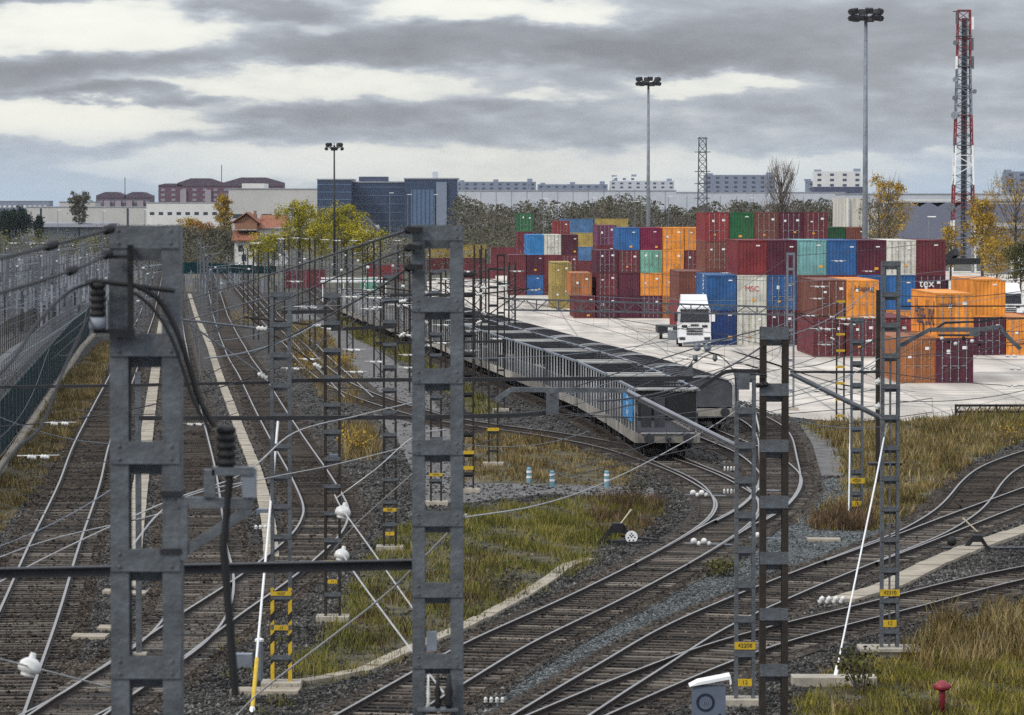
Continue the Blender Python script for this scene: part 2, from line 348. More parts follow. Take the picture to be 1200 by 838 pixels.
# weedy ground under the grass
SOILS = {
 'central': [(340, 812), (352, 775), (398, 726), (428, 660), (470, 620), (545, 598), (640, 586), (772, 584), (776, 600), (752, 625), (703, 640), (688, 662), (545, 737), (430, 792)],
 'upper': [(545, 512), (622, 508), (690, 532), (742, 552), (738, 570), (548, 566)],
 'right': [(946, 500), (1010, 497), (1270, 478), (1270, 505), (1200, 516), (1140, 540), (1100, 572), (1062, 604), (1020, 622), (954, 622), (950, 604), (992, 585), (984, 530)],
 'corner': [(930, 850), (955, 806), (1000, 782), (1062, 768), (1100, 738), (1260, 712), (1260, 850)],
 'left': [(124, 400), (140, 398), (112, 462), (62, 546), (-20, 650), (-20, 566), (68, 452)],
 'verge': [(352, 376), (368, 376), (420, 440), (424, 474), (380, 470), (330, 400)],
 'trainside': [(392, 366), (412, 372), (520, 440), (590, 478), (560, 492), (500, 440), (420, 400)],
}
for i, (k, p) in enumerate(SOILS.items()): sheet('soil', p, g_soil, .005 if k != 'upper' else .006)

def rand_in_poly(poly, n):
    """n random points in a polygon given by ground points, even in ground area"""
    p = np.array([(q.x, q.y) for q in poly]); lo, hi = p.min(0), p.max(0); out = []; tot = 0
    while tot < n:
        c = lo + (hi - lo) * rng.random((n * 3 + 50, 2)); ins = np.zeros(len(c), bool); j = len(p) - 1
        for i in range(len(p)):
            cond = ((p[i, 1] > c[:, 1]) != (p[j, 1] > c[:, 1])) & (c[:, 0] < (p[j, 0] - p[i, 0]) * (c[:, 1] - p[i, 1]) / (p[j, 1] - p[i, 1] + 1e-12) + p[i, 0])
            ins ^= cond; j = i
        out.append(c[ins]); tot += ins.sum()
    return np.concatenate(out)[:n]
def area(poly):
    a = 0
    for i, q in enumerate(poly): w = poly[i - 1]; a += w.x * q.y - q.x * w.y
    return abs(a) / 2
def blades_mesh(name, base, h, lean, wid, val, m):
    """one tapering bent blade (3 triangles) per entry"""
    n = len(base); ang = rng.random(n) * 2 * np.pi; la = rng.random(n) * 2 * np.pi
    d = np.stack([np.cos(ang), np.sin(ang), np.zeros(n)], 1) * (wid / 2)[:, None]
    ln = np.stack([np.cos(la), np.sin(la), np.zeros(n)], 1) * (lean * h)[:, None]; up = np.array([0, 0, 1.0])
    mid = base + ln * .35 + up * (h * .55)[:, None]; top = base + ln + up * h[:, None]
    v = np.stack([base - d, base + d, mid - d * .8, mid + d * .8, top], 1).reshape(-1, 3)
    k = np.arange(n)[:, None] * 5; tri = np.concatenate([k + [0, 1, 3], k + [0, 3, 2], k + [2, 3, 4]], 1).reshape(-1)
    me = bpy.data.meshes.new(name); me.vertices.add(len(v)); me.vertices.foreach_set('co', v.reshape(-1))
    me.loops.add(len(tri)); me.loops.foreach_set('vertex_index', tri); nf = len(tri) // 3
    me.polygons.add(nf); me.polygons.foreach_set('loop_start', np.arange(nf) * 3); me.polygons.foreach_set('loop_total', np.full(nf, 3))
    at_ = me.attributes.new('tuft', 'FLOAT', 'POINT'); at_.data.foreach_set('value', np.repeat(val, 5))
    me.materials.append(m); me.update(); return me
gr_green = leafy('green and straw grass', [(.030, .028, .010), (.085, .088, .020), (.175, .170, .032), (.27, .215, .075), (.42, .33, .16)])
gr_gold = leafy('dry golden weeds', [(.05, .042, .016), (.13, .092, .035), (.23, .165, .065), (.35, .27, .13), (.46, .38, .22)])
gr_yel = leafy('yellow green weeds', [(.034, .033, .010), (.105, .100, .018), (.21, .185, .028), (.30, .235, .06), (.40, .31, .14)])
gr_red = leafy('rusty dry weeds', [(.045, .032, .018), (.10, .06, .035), (.16, .10, .06), (.21, .15, .09)])
def grass(name, poly, tufts, hmin, hmax, m, per=9, spread=.16, wid=.03, patch=.5, label=None):
    """tufts of blades over an area, bare between, taller in clumps"""
    pts = [at(*p) for p in poly]; n = int(area(pts) * tufts); c = rand_in_poly(pts, n)
    f = np.sin(c[:, 0] * 1.1 + 2 * np.sin(c[:, 1] * .35)) * np.sin(c[:, 1] * .42 + 1.7 * np.sin(c[:, 0] * .6)) + .5 * np.sin(c[:, 0] * 2.7 + c[:, 1] * .9)
    keep = rng.random(n) < np.clip(1 - patch + f * .55, .08, 1); c = c[keep]; f = f[keep]; n = len(c)
    hs = (hmin + (hmax - hmin) * rng.random(n) ** 2) * (1 + .35 * np.clip(f, -1, 1)); tv = rng.random(n)
    b = np.repeat(c, per, 0) + rng.normal(0, spread, (n * per, 2)); z = np.array([gz(y) for y in b[:, 1]])
    h = np.repeat(hs, per) * (.55 + .6 * rng.random(n * per))
    me = blades_mesh(name, np.stack([b[:, 0], b[:, 1], z], 1), h, .15 + .55 * rng.random(n * per), wid * (.6 + .8 * rng.random(n * per)), np.clip(np.repeat(tv, per) + rng.normal(0, .12, n * per), 0, 1), m)
    o = bpy.data.objects.new(name, me); COL.objects.link(o); tag(o, label, 'grass', None, 'stuff'); return o
grass('grass', SOILS['central'], 34, .05, .36, gr_green, wid=.022, patch=.5, spread=.2, label='green and straw grass bank between the service road and the tracks')
grass('grass', [(548, 600), (770, 586), (772, 600), (740, 628), (600, 660)], 9, .12, .5, gr_yel, wid=.022, label='yellowish grass by the hand lever in the middle')
grass('grass', SOILS['upper'], 14, .1, .4, gr_gold, patch=.6, label='dry grass beside the service road under the wagons')
grass('grass', SOILS['right'], 13, .15, .65, gr_gold, per=11, spread=.22, wid=.035, patch=.55, label='tall golden weeds along the edge of the concrete yard')
grass('grass', SOILS['right'], 6, .1, .35, gr_yel, per=10, spread=.25, wid=.03, patch=.5, label='low yellow green weeds among the golden ones by the yard')
grass('grass', [(690, 585), (775, 583), (782, 604), (742, 632), (700, 622)], 12, .25, .7, gr_red, patch=.5, label='rusty weeds around the hand lever')
grass('grass', [(420, 700), (560, 640), (640, 650), (560, 720), (430, 780)], 8, .1, .4, gr_red, patch=.6, label='rusty patches within the middle grass bank')
grass('grass', [(1130, 498), (1270, 482), (1270, 500), (1180, 512)], 6, .3, .8, gr_green, label='dark green weeds at the corner of the yard')
grass('grass', [(950, 604), (1018, 600), (1020, 622), (952, 622)], 26, .3, .6, gr_red, per=10, patch=.1, label='reddish dry weeds round the foot of a lattice mast')
grass('grass', SOILS['corner'], 36, .06, .36, gr_yel, per=12, wid=.022, patch=.55, spread=.2, label='yellow green weeds round the red post')
grass('grass', SOILS['corner'], 6, .1, .4, gr_gold, per=11, spread=.22, wid=.025, patch=.55, label='dry straw weeds mixed among the green ones round the red post')
grass('grass', [(1060, 770), (1105, 738), (1260, 716), (1260, 775), (1090, 790)], 9, .4, .95, gr_gold, per=12, patch=.25, label='taller golden weeds behind the red post')
grass('grass', SOILS['left'], 12, .1, .4, gr_gold, patch=.35, label='dry grass strip beside the green screen fence')
grass('grass', SOILS['verge'], 9, .1, .5, gr_gold, patch=.7, label='sparse dry weeds beside the service road')
grass('grass', SOILS['trainside'], 7, .1, .5, gr_green, patch=.4, label='grass between the service road and the wagon train')
grass('grass', [(402, 505), (436, 505), (440, 540), (404, 540)], 12, .4, 1.0, gr_gold, patch=.2, label='clump of dry weeds between two dark masts')
grass('grass', [(250, 750), (345, 745), (345, 838), (250, 838)], 1.5, .08, .3, gr_yel, patch=.6, label='scattered weeds in the ballast by the yellow mast foot')

# ------------------------------------------------------------------ tracks
GAUGE = 1.668
def catmull(pts, step=1.0):
    pts = [Vector(p) for p in pts]
    P4 = [pts[0] * 2 - pts[1]] + pts + [pts[-1] * 2 - pts[-2]]; out = []
    for i in range(len(pts) - 1):
        p0, p1, p2, p3 = P4[i:i + 4]; n = max(2, int((p2 - p1).length / step))
        for k in range(n):
            t = k / n; out.append(.5 * ((2 * p1) + (p2 - p0) * t + (2 * p0 - 5 * p1 + 4 * p2 - p3) * t * t + (3 * p1 - p0 - 3 * p2 + p3) * t ** 3))
    out.append(pts[-1]); return out
def smooth_line(pts, it=6):
    pts = [p.copy() for p in pts]
    for _ in range(it):
        q = [p.copy() for p in pts]
        for i in range(1, len(pts) - 1): q[i] = pts[i] * .5 + (pts[i - 1] + pts[i + 1]) * .25
        pts = q
    return pts
def offset(pts, d):
    out = []
    for i, p in enumerate(pts):
        t = pts[min(i + 1, len(pts) - 1)] - pts[max(i - 1, 0)]; t.z = 0; t.normalize(); out.append(p + Vector((t.y, -t.x, 0)) * d)
    return out
RAIL = [(-.07, 0), (-.07, .018), (-.012, .03), (-.012, .10), (-.037, .112), (-.037, .15), (.037, .15), (.037, .112), (.012, .10), (.012, .03), (.07, .018), (.07, 0)]
def rail_mb(line, z):
    b = MB(); n = len(RAIL); vs = []
    for i, p in enumerate(line):
        t = line[min(i + 1, len(line) - 1)] - line[max(i - 1, 0)]; t.z = 0; t.normalize(); r = Vector((t.y, -t.x, 0))
        for x, h in RAIL: q = p + r * x; vs.append((q.x, q.y, gz(q.y) + z + h))
    o = 0; b.v = vs
    for i in range(len(line) - 1):
        for k in range(n - 1):
            b.f.append((i * n + k, (i + 1) * n + k, (i + 1) * n + k + 1, i * n + k + 1)); b.m.append(1 if 4 <= k <= 6 and k == 5 else 0)
    return b
slp_mats = [mat('old timber sleeper', (.050, .039, .030), .9, 0, .5, 2.5, rnd=.75, stretch=(1, 8, 8), bump=.3), mat('grey sleeper', (.125, .105, .085), .9, 0, .4, 2.5, rnd=.6, stretch=(1, 8, 8), bump=.3)]
sl_mesh = [MB().box(-1.3, 1.3, -.125, .125, -.06, .055).mesh('sleeper', m) for m in slp_mats]
slp_far = leafy('mixed old sleepers', [(.014, .011, .009), (.045, .035, .027), (.075, .058, .045), (.125, .105, .085)], .9, .9)
TRK = {}
def track(key, label, left, zoff, near_ext=25, far_ext=0, world=False, right_given=False, bed=True, smooth=8, span=None, nsl=100):
    pts = [Vector(p) for p in left] if world else [at(x, y, .2) for x, y in left]
    for p in pts: p.z = 0
    if not world:
        line = catmull(pts, 1.2)
        if near_ext: d = (line[0] - line[min(6, len(line) - 1)]).normalized(); line = [line[0] + d * k for k in range(near_ext, 0, -1)] + line
        if far_ext: d = (line[-1] - line[-8]).normalized(); line = line + [line[-1] + d * k * 2 for k in range(1, far_ext // 2)]
        line = smooth_line(line, smooth); ctr = offset(line, GAUGE / 2 * (-1 if right_given else 1))
    else: ctr = smooth_line(catmull(pts, 1.5), smooth)
    TRK[key] = ctr
    mid = ctr[len(ctr) // 2]; o = thing('railway_track', label, 'railway track', (mid.x, mid.y, gz(mid.y)), group='railway tracks of the yard')
    z = .045 + zoff
    for s in (-1, 1): rail_mb(offset(ctr, s * GAUGE / 2), z).build('rail', [m_railbody, m_railhead], o, world=True)
    # sleepers every 0.6 m: the 100 nearest in the picture one by one, the rest as one mass
    acc = 0; pos = []
    for a, b in zip(ctr, ctr[1:]):
        d = (b - a).length
        while acc < d: q = a + (b - a) * (acc / d); pos.append((q, math.atan2(b.y - a.y, b.x - a.x) - math.pi / 2)); acc += .6
        acc -= d
    def seen(q):
        if q.y < 82: return False
        return abs(q.x / q.y) < .14
    vis = sorted([i for i, (q, r) in enumerate(pos) if seen(q)], key=lambda i: pos[i][0].y)[:nsl]; vis = set(vis); rest = MB()
    for i, (q, r) in enumerate(pos):
        jit = random.uniform(-.03, .03)
        if i in vis: inst('sleeper', sl_mesh[0 if random.random() < .72 else 1], o, (q.x - mid.x, q.y - mid.y, gz(q.y) - gz(mid.y) + zoff + random.uniform(-.012, .008)), r + jit)
        else:
            c, s_ = math.cos(r), math.sin(r); zz = gz(q.y) + zoff
            rest.add([(q.x + x * c - y * s_, q.y + x * s_ + y * c, zz + h) for h in (-.05, .05) for x, y in ((-1.3, -.125), (1.3, -.125), (1.3, .125), (-1.3, .125))], [(4, 5, 6, 7), (0, 1, 5, 4), (1, 2, 6, 5), (2, 3, 7, 6), (3, 0, 4, 7)])
    if rest.v:
        ro = tag(rest.build('sleepers', slp_far, o, world=True), kind='stuff'); k8 = len(rest.v) // 8; ro.data.attributes.new('tuft', 'FLOAT', 'POINT').data.foreach_set('value', np.repeat(rng.random(k8), 8))
    if bed:
        a, b = offset(ctr, -1.75), offset(ctr, 1.75)
        m = MB()
        vs = [(p.x, p.y, gz(p.y) + .01 + zoff) for p in a] + [(p.x, p.y, gz(p.y) + .01 + zoff) for p in b]; n = len(a)
        m.add(vs, [(i, n + i, n + i + 1, i + 1) for i in range(n - 1)]); bo = m.build('ballast_bed', g_bed); bo['kind'] = 'structure'
    return o
track('left', 'straight track nearest the green screen fence', [(-30, 775), (0, 714), (33, 640), (68, 568), (86, 521), (110, 474), (133, 430), (152, 390), (170, 350)], .0, far_ext=500)
track('inner', 'straight track between the two concrete cable ducts', [(18, 848), (80, 806), (150, 764), (182, 738), (203, 706), (210, 670), (206, 640), (207, 600), (206, 543), (199, 470), (194, 400), (197, 353)], .003, near_ext=0, far_ext=400)
track('curve', 'track bending in an S beside the leftmost walkway duct', [(-60, 872), (46, 828), (126, 777), (213, 718), (264, 686), (301, 660), (342, 626), (354, 606), (355, 590), (340, 556), (320, 520), (300, 482), (281, 442), (262, 405), (250, 370), (246, 350)], .006, near_ext=0, far_ext=300, smooth=5)
track('link', 'long curving link track crossing in front of the wagons', [(745, 660), (779, 642), (812, 622), (831, 609), (841, 593), (838, 583), (828, 575), (793, 555), (749, 538), (701, 523), (640, 511), (585, 503), (540, 497), (490, 488), (430, 470), (395, 456), (371, 442), (345, 418), (320, 390), (298, 365), (282, 345)], .009, near_ext=0, far_ext=260, smooth=5)
track('main', 'track from bottom middle up to the wagons, beside the hand lever', [(393, 838), (466, 797), (543, 754), (616, 721), (688, 688), (779, 642), (820, 618), (863, 596), (884, 576), (891, 558), (890, 535), (888, 513), (880, 500), (865, 490), (831, 474)], .012, far_ext=0, smooth=5)
track('siding', 'rusty track that carries the flat wagons', [(840, 610), (866, 596), (886, 577), (893, 560), (888, 551), (878, 541), (863, 530), (842, 521), (820, 512), (800, 503)], .016, near_ext=0, far_ext=240, smooth=6)
track('lower', 'track in the lower right that swings out by the weeds', [(601, 838), (657, 804), (713, 772), (780, 733), (890, 686), (968, 656), (1015, 638), (1055, 622), (1094, 599), (1113, 581), (1127, 564), (1151, 546), (1200, 528), (1260, 511)], .019, far_ext=30, smooth=5)
track('branch', 'straight branch track leaving toward the yard corner', [(968, 657), (1015, 640), (1053, 626), (1110, 604), (1168, 583), (1200, 571), (1270, 548)], .022, near_ext=0, far_ext=30)
track('front', 'lowest track on the right, in front of the pale gravel', [(620, 838), (680, 812), (743, 787), (815, 759), (862, 745), (932, 727), (1040, 701), (1116, 680), (1200, 664), (1290, 645)], .025, far_ext=20)
track('train', 'track under the row of stake sided wagons', [(p.x, p.y, 0) for p in TRK['link'] if p.y < 146][::4] + [(8.5, 153, 0), (7.6, 161, 0), (6.7, 169, 0), (5.55, 189, 0), (3.7, 208, 0), (1.2, 230, 0), (-4, 276, 0), (-9.4, 325, 0), (-15.2, 389, 0), (-22, 470, 0), (-36, 640, 0)], .028, world=True)
track('far', 'far left track running out beyond the service road', [(404, 466), (380, 440), (350, 408), (318, 376), (300, 357), (285, 340)], .031, near_ext=0, far_ext=200)
TRAIN = TRK['train']
# loose ballast stones where the picture is near enough to show them one by one: far too many to count
st_grey = leafy('grey ballast stones', [(.012, .0115, .011), (.058, .055, .051), (.125, .118, .108), (.34, .32, .29)], .95, .5)
st_brown = leafy('rust stained ballast stones', [(.009, .007, .006), (.042, .033, .025), (.095, .073, .055), (.25, .20, .16)], .95, .5)
st_blue = leafy('blue grey chippings', [(.026, .028, .029), (.08, .087, .087), (.16, .17, .17), (.38, .39, .38)], .95, .5)
def in_poly(c, poly):
    p = np.array([(q.x, q.y) for q in poly]); ins = np.zeros(len(c), bool); j = len(p) - 1
    for i in range(len(p)):
        ins ^= ((p[i, 1] > c[:, 1]) != (p[j, 1] > c[:, 1])) & (c[:, 0] < (p[j, 0] - p[i, 0]) * (c[:, 1] - p[i, 1]) / (p[j, 1] - p[i, 1] + 1e-12) + p[i, 0]); j = i
    return ins
OCT = np.array([(1, 0, 0), (0, 1, 0), (-1, 0, 0), (0, -1, 0), (.15, .1, .85), (0, 0, -.6)]); OF = np.array([(0, 1, 4), (1, 2, 4), (2, 3, 4), (3, 0, 4), (1, 0, 5), (2, 1, 5), (3, 2, 5), (0, 3, 5)])
def stones_mesh(name, c, z, size, m):
    n = len(c); a = rng.random(n) * 6.283; sc_ = size[:, None] * (.65 + .7 * rng.random((n, 3))); v = OCT[None] * sc_[:, None, :] + rng.normal(0, .12, (n, 6, 3)) * size[:, None, None]
    ca, sa = np.cos(a)[:, None], np.sin(a)[:, None]; x = v[..., 0] * ca - v[..., 1] * sa + c[:, 0:1]; y = v[..., 0] * sa + v[..., 1] * ca + c[:, 1:2]
    v = np.stack([x, y, v[..., 2] + z[:, None]], 2).reshape(-1, 3); f = (OF[None] + (np.arange(n) * 6)[:, None, None]).reshape(-1)
    me = bpy.data.meshes.new(name); me.vertices.add(len(v)); me.vertices.foreach_set('co', v.reshape(-1)); me.loops.add(len(f)); me.loops.foreach_set('vertex_index', f)
    k = len(f) // 3; me.polygons.add(k); me.polygons.foreach_set('loop_start', np.arange(k) * 3); me.polygons.foreach_set('loop_total', np.full(k, 3))
    me.attributes.new('tuft', 'FLOAT', 'POINT').data.foreach_set('value', np.repeat(rng.random(n) ** 1.5, 6)); me.materials.append(m); me.update(); return me
def scatter_stones():
    out = []
    for n, ya, yb, s0, s1 in ((95000, 82, 122, .03, .075), (60000, 122, 170, .04, .085), (30000, 170, 260, .05, .11)):
        y = np.sqrt(ya * ya + rng.random(n) * (yb * yb - ya * ya)); x = (rng.random(n) * 2 - 1) * .143 * y; out.append(np.stack([x, y, s0 + (s1 - s0) * rng.random(n) ** 2], 1))
    c = np.concatenate(out); keep = np.ones(len(c), bool)
    for k, p in SOILS.items(): keep &= ~(in_poly(c, [at(*q) for q in p]) & (rng.random(len(c)) > .12))
    for nm in ('service_road', 'yard_path', 'container_yard'):
        me = bpy.data.objects[nm].data; co = np.empty(len(me.vertices) * 3); me.vertices.foreach_get('co', co); co = co.reshape(-1, 3)
        for pl in me.polygons: keep &= ~(in_poly(c, [Vector(co[i]) for i in pl.vertices]) & (rng.random(len(c)) > (.3 if nm == 'service_road' else 0)))
    c = c[keep]; tp = np.concatenate([np.array([(p.x, p.y) for p in t if p.y < 262]) for t in TRK.values() if any(p.y < 262 for p in t)])
    d = np.empty(len(c))
    for i in range(0, len(c), 4000): d[i:i + 4000] = np.sqrt(((c[i:i + 4000, None, :2] - tp[None]) ** 2).sum(2)).min(1)
    rail = (np.abs(d - .834) < .16); c, d = c[~rail], d[~rail]; tr = d < 1.7
    z = np.array([gz(q) for q in c[:, 1]]) + np.where(d < 1.3, .045, .012)
    blue = np.zeros(len(c), bool)
    for nm in ('fine_gravel_patch', 'loose_gravel_patch'):
        me = bpy.data.objects[nm].data; co = np.empty(len(me.vertices) * 3); me.vertices.foreach_get('co', co); co = co.reshape(-1, 3)
        for pl in me.polygons: blue |= in_poly(c, [Vector(co[i]) for i in pl.vertices])
    thin = (d > 1.3) | (rng.random(len(c)) < .38)
    for msk, m, lb in ((tr & thin, st_brown, 'rust stained ballast stones lying between the sleepers'), (~tr & ~blue, st_grey, 'grey ballast stones around the tracks'), (~tr & blue, st_blue, 'blue grey chippings between the right hand tracks')):
        o = bpy.data.objects.new('gravel', stones_mesh('gravel', c[msk], z[msk], c[msk, 2] * (.7 if m is st_blue else 1), m)); COL.objects.link(o); tag(o, lb, 'gravel', None, 'stuff')
scatter_stones()
# ------------------------------------------------------------------ buildings far off
def bmat(name, c, rough=.7, var=.08, **k): return mat(name, c, rough, 0, var, .15, **k)
b_brick = bmat('violet brown brick facade', (.115, .058, .08)); b_brick2 = bmat('dark brown brick facade', (.11, .08, .10))
b_cream = bmat('cream metal cladding', (.47, .455, .43)); b_grey = bmat('pale grey cladding', (.50, .52, .56)); b_white = bmat('white render', (.66, .65, .62))
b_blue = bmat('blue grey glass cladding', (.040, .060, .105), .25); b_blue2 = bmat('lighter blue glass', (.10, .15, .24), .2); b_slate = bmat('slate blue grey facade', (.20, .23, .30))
b_roof = bmat('grey roof sheet', (.30, .31, .35)); b_tile = mat('orange clay tiles', (.25, .095, .055), .85, 0, .3, 3); b_orange = bmat('orange brick gable', (.27, .135, .08))
b_shed = bmat('slate grey corrugated shed', (.17, .18, .24)); b_dark = bmat('dark window band', (.035, .045, .065), .3); b_navy = bmat('navy attic storey', (.06, .07, .12))
def gbox(px0, px1, py_top, d, depth, base=None):
    """front edges in the photo at distance d -> x0, x1, top z and ground z"""
    return XP(px0, d), XP(px1, d), P(600, py_top, d).z, gz(d)
def building(name, label, px0, px1, py_top, d, depth, m, roof=None, cat='building'):
    x0, x1, zt, zb = gbox(px0, px1, py_top, d, depth)
    o = thing(name, label, cat, ((x0 + x1) / 2, d, zb)); w = (x1 - x0) / 2; h = zt - zb
    MB().box(-w, w, 0, depth, 0, h).build('wall', m, o)
    if roof: MB().box(-w - .3, w + .3, -.3, depth + .3, h + .002, h + .5).build('roof', roof, o)
    return o, w, h
def windows(o, m, xs, zs, ww, wh, y=-.06, limit=100):
    """separate window parts on the front face, sharing one mesh"""
    pane = MB().box(-ww / 2, ww / 2, 0, .05, -wh / 2, wh / 2).mesh('window', m); n = 0
    for z in zs:
        for x in xs:
            if n < limit: inst('window', pane, o, (x, y, z)); n += 1
def lin(a, b, n): return [a + (b - a) * i / (n - 1) for i in range(n)]
# beige sheds on the left
o, w, h = building('warehouse', 'long cream warehouse with a flat roof behind the tracks on the left', 32, 268, 243, 2150, 60, b_cream, b_roof)
windows(o, b_dark, lin(-w + 8, w - 8, 5), [h * .5], 1.2, h * .9)
o, w, h = building('warehouse', 'cream industrial hall with a stepped roof left of the blue glass office', 268, 374, 222, 1900, 70, b_cream, b_roof)
MB().box(-w * .7, -w * .2, -.5, 30, h + .51, h + 3).build('roof_unit', b_white, o); MB().box(w * .1, w * .5, -6, 0, 0, h * .45).build('loading_bay', b_grey, o)
windows(o, b_dark, lin(-w * .8, w * .8, 6), [h * .35], 5, 2.2)
o, w, h = building('warehouse', 'low white annexe in front of the violet brick flats', 172, 258, 238, 2000, 40, b_white, b_roof)
windows(o, b_dark, lin(-w * .85, w * .85, 8), [h * .6], 2.4, 1.6)
o, w, h = building('warehouse', 'small cream block behind the poplar at far left', 70, 112, 237, 2240, 30, b_cream, b_roof)
windows(o, b_dark, lin(-w * .7, w * .7, 4), [h * .65], 1.8, 1.8)
o, w, h = building('apartment_building', 'low grey housing row on the skyline at the far left edge', -40, 58, 236, 2900, 25, b_slate, b_roof)
windows(o, b_white, lin(-w * .9, w * .9, 16), [h * .75], 2, 1.6)
def gabled_flats(label, px0, px1, top, d, m, peaks, wm):
    """brick flats with stepped gabled roofline: peaks = (from, to, extra height in px)"""
    x0, x1, zt, zb = gbox(px0, px1, top, d, 20); o = thing('apartment_building', label, 'apartment building', ((x0 + x1) / 2, d, zb)); w = (x1 - x0) / 2; h = zt - zb
    MB().box(-w, w, 0, 22, 0, h).build('wall', m, o)
    for a, b, e in peaks:
        xa, xb = XP(a, d) - (x0 + x1) / 2, XP(b, d) - (x0 + x1) / 2; e = e * d / F
        MB().prism([(xa, h + .01), (xb, h + .01), (xb, h + .4 * e), (xa + .7 * (xb - xa), h + e), (xa + .3 * (xb - xa), h + e), (xa, h + .4 * e)], -.4, 22).build('roof', bmat('purple brown roof', (.085, .06, .085)), o)
    nx = int(w * 2 / 6.5); windows(o, wm, lin(-w + 3, w - 3, nx), lin(3, h - 2.5, max(3, int(h / 3.6))), 2.6, 1.5)
    for x in lin(-w * .6, w * .6, 4): MB().box(x - 2, x + 2, -1.4, 0, h * .15, h * .9).build('balcony_stack', bmat('pale balcony front', (.30, .26, .29)), o)
    MB().tube((0, 8, h), (0, 8, h + 14), .25).build('antenna', m_dark, o)
    return o
gabled_flats('large violet brown brick apartment block with stepped roofs on the skyline', 186, 332, 218, 2500, b_brick, [(186, 214, 3), (208, 262, 9), (262, 332, 10)], bmat('pale window', (.24, .24, .29)))
gabled_flats('smaller dark brown apartment block left of the violet brick one', 113, 178, 232, 2550, b_brick2, [(113, 148, 7), (146, 178, 7)], bmat('dull window', (.20, .21, .26)))
# blue glass offices
o, w, h = building('office_building', 'dark blue glass office block with a flat front behind the yellow trees', 372, 412, 211, 1500, 40, b_blue, b_roof)
for z in lin(3, h - 2, 7): MB().box(-w, w, -.12, -.02, z, z + .35).build('spandrel', b_blue2, o)
o, w, h = building('office_building', 'long blue glass office with a lower roof right of the flat fronted block', 402, 476, 214, 1512, 45, b_blue, b_roof)
for z in lin(3, h - 2, 6): MB().box(-w, w, -.12, -.02, z, z + .3).build('spandrel', b_blue2, o)
MB().box(-w * .5, w * .4, 2, 20, h + .6, h + 2.4).build('roof_unit', b_navy, o)
o, w, h = building('office_building', 'taller glass stair block of the blue offices with a pale bay', 474, 536, 210, 1490, 35, b_blue, b_roof)
MB().box(-w * .75, w * .15, -1.5, 0, 0, h * .82).build('glazed_bay', b_blue2, o); MB().box(w * .2, w * .6, -1, 0, 0, h * .95).build('shaft', b_slate, o)
for x in lin(-w * .7, w * .1, 6): MB().box(x, x + .25, -1.62, -1.5, 0, h * .82).build('mullion', b_blue, o)
MB().box(w * .05, w * .25, 4, 9, h + .6, h + 3).build('roof_unit', b_grey, o)
# white long shed and the housing behind it
o, w, h = building('warehouse', 'very long white warehouse wall across the middle behind the bare wood', 532, 792, 224, 2100, 60, b_grey, b_roof)
for x in lin(-w * .9, w * .9, 14): MB().box(x, x + .4, -.1, 0, 0, h).build('wall_joint', b_roof, o)
def rowflats(label, px0, px1, top, d, m, storeys, pop=0):
    x0, x1, zt, zb = gbox(px0, px1, top, d, 20); o = thing('apartment_building', label, 'apartment building', ((x0 + x1) / 2, d, zb)); w = (x1 - x0) / 2; h = zt - zb
    MB().box(-w, w, 0, 20, 0, h).build('wall', m, o)
    windows(o, b_navy, lin(-w + 2.5, w - 2.5, max(3, int(w * 2 / 6))), [h - 2 - 3.2 * i for i in range(storeys)], 2.4, 1.5)
    k = max(2, int(w / 9))
    for i, x in enumerate(lin(-w * .85, w * .85, k)): MB().box(x - 2, x + 2, 4, 10, h + .01, h + 1.2 + (i * 7 % 3) * .6).build('chimney', b_slate, o)
    return o
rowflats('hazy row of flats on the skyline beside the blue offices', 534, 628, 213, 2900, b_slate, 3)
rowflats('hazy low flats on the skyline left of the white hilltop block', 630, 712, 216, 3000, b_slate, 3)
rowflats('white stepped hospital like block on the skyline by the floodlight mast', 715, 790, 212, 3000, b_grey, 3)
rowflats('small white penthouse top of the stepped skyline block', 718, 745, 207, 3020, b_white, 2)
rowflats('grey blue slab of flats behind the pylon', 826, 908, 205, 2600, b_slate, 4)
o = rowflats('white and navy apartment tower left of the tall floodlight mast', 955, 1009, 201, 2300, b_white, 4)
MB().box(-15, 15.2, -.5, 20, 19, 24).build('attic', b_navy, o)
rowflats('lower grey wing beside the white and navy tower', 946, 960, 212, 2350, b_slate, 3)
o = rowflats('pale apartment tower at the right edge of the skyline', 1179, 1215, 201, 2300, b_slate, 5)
o, w, h = building('warehouse', 'white long shed between the pylon and the white and navy tower', 795, 990, 226, 2200, 50, b_grey, b_roof)
windows(o, b_roof, lin(-w * .9, w * .9, 10), [h * .5], .5, h * .8)
o, w, h = building('warehouse', 'bluish white shed roof behind the sawtooth shed', 990, 1260, 228, 1700, 50, b_grey, b_roof)
windows(o, b_dark, lin(-w * .9, w * .9, 10), [h * .75], 3, 1.2)
# grey shed with a scalloped parapet
d = 900; x0, x1 = XP(1056, d), XP(1142, d); o = thing('warehouse', 'slate grey shed with a scalloped roof edge beside the telecom mast', 'building', ((x0 + x1) / 2, d, gz(d)))
hb = P(600, 239, d).z - gz(d); w = (x1 - x0) / 2; pr = [(-w, 0), (w, 0), (w, hb)]
for i in range(4):
    c = w - (i + .5) * w / 2
    for t in (.25, .18, .08, 0, -.08, -.18, -.25): pr.append((c + t * w, hb - .75 + 1.1 * (1 - (abs(t) / .25) ** 1.3)))
pr.append((-w, hb)); MB().prism(pr, 0, 40).build('wall', b_shed, o)
MB().box(-w, w, .5, 40, hb + .7, hb + 1.1).build('roof', b_white, o)
o, w, h = building('warehouse', 'cream and grey shed right of the telecom mast behind the yellow trees', 1142, 1270, 236, 960, 40, b_cream, b_roof)
MB().box(-w, w, -.15, -.02, h * .62, h * .95).build('fascia', b_shed, o)
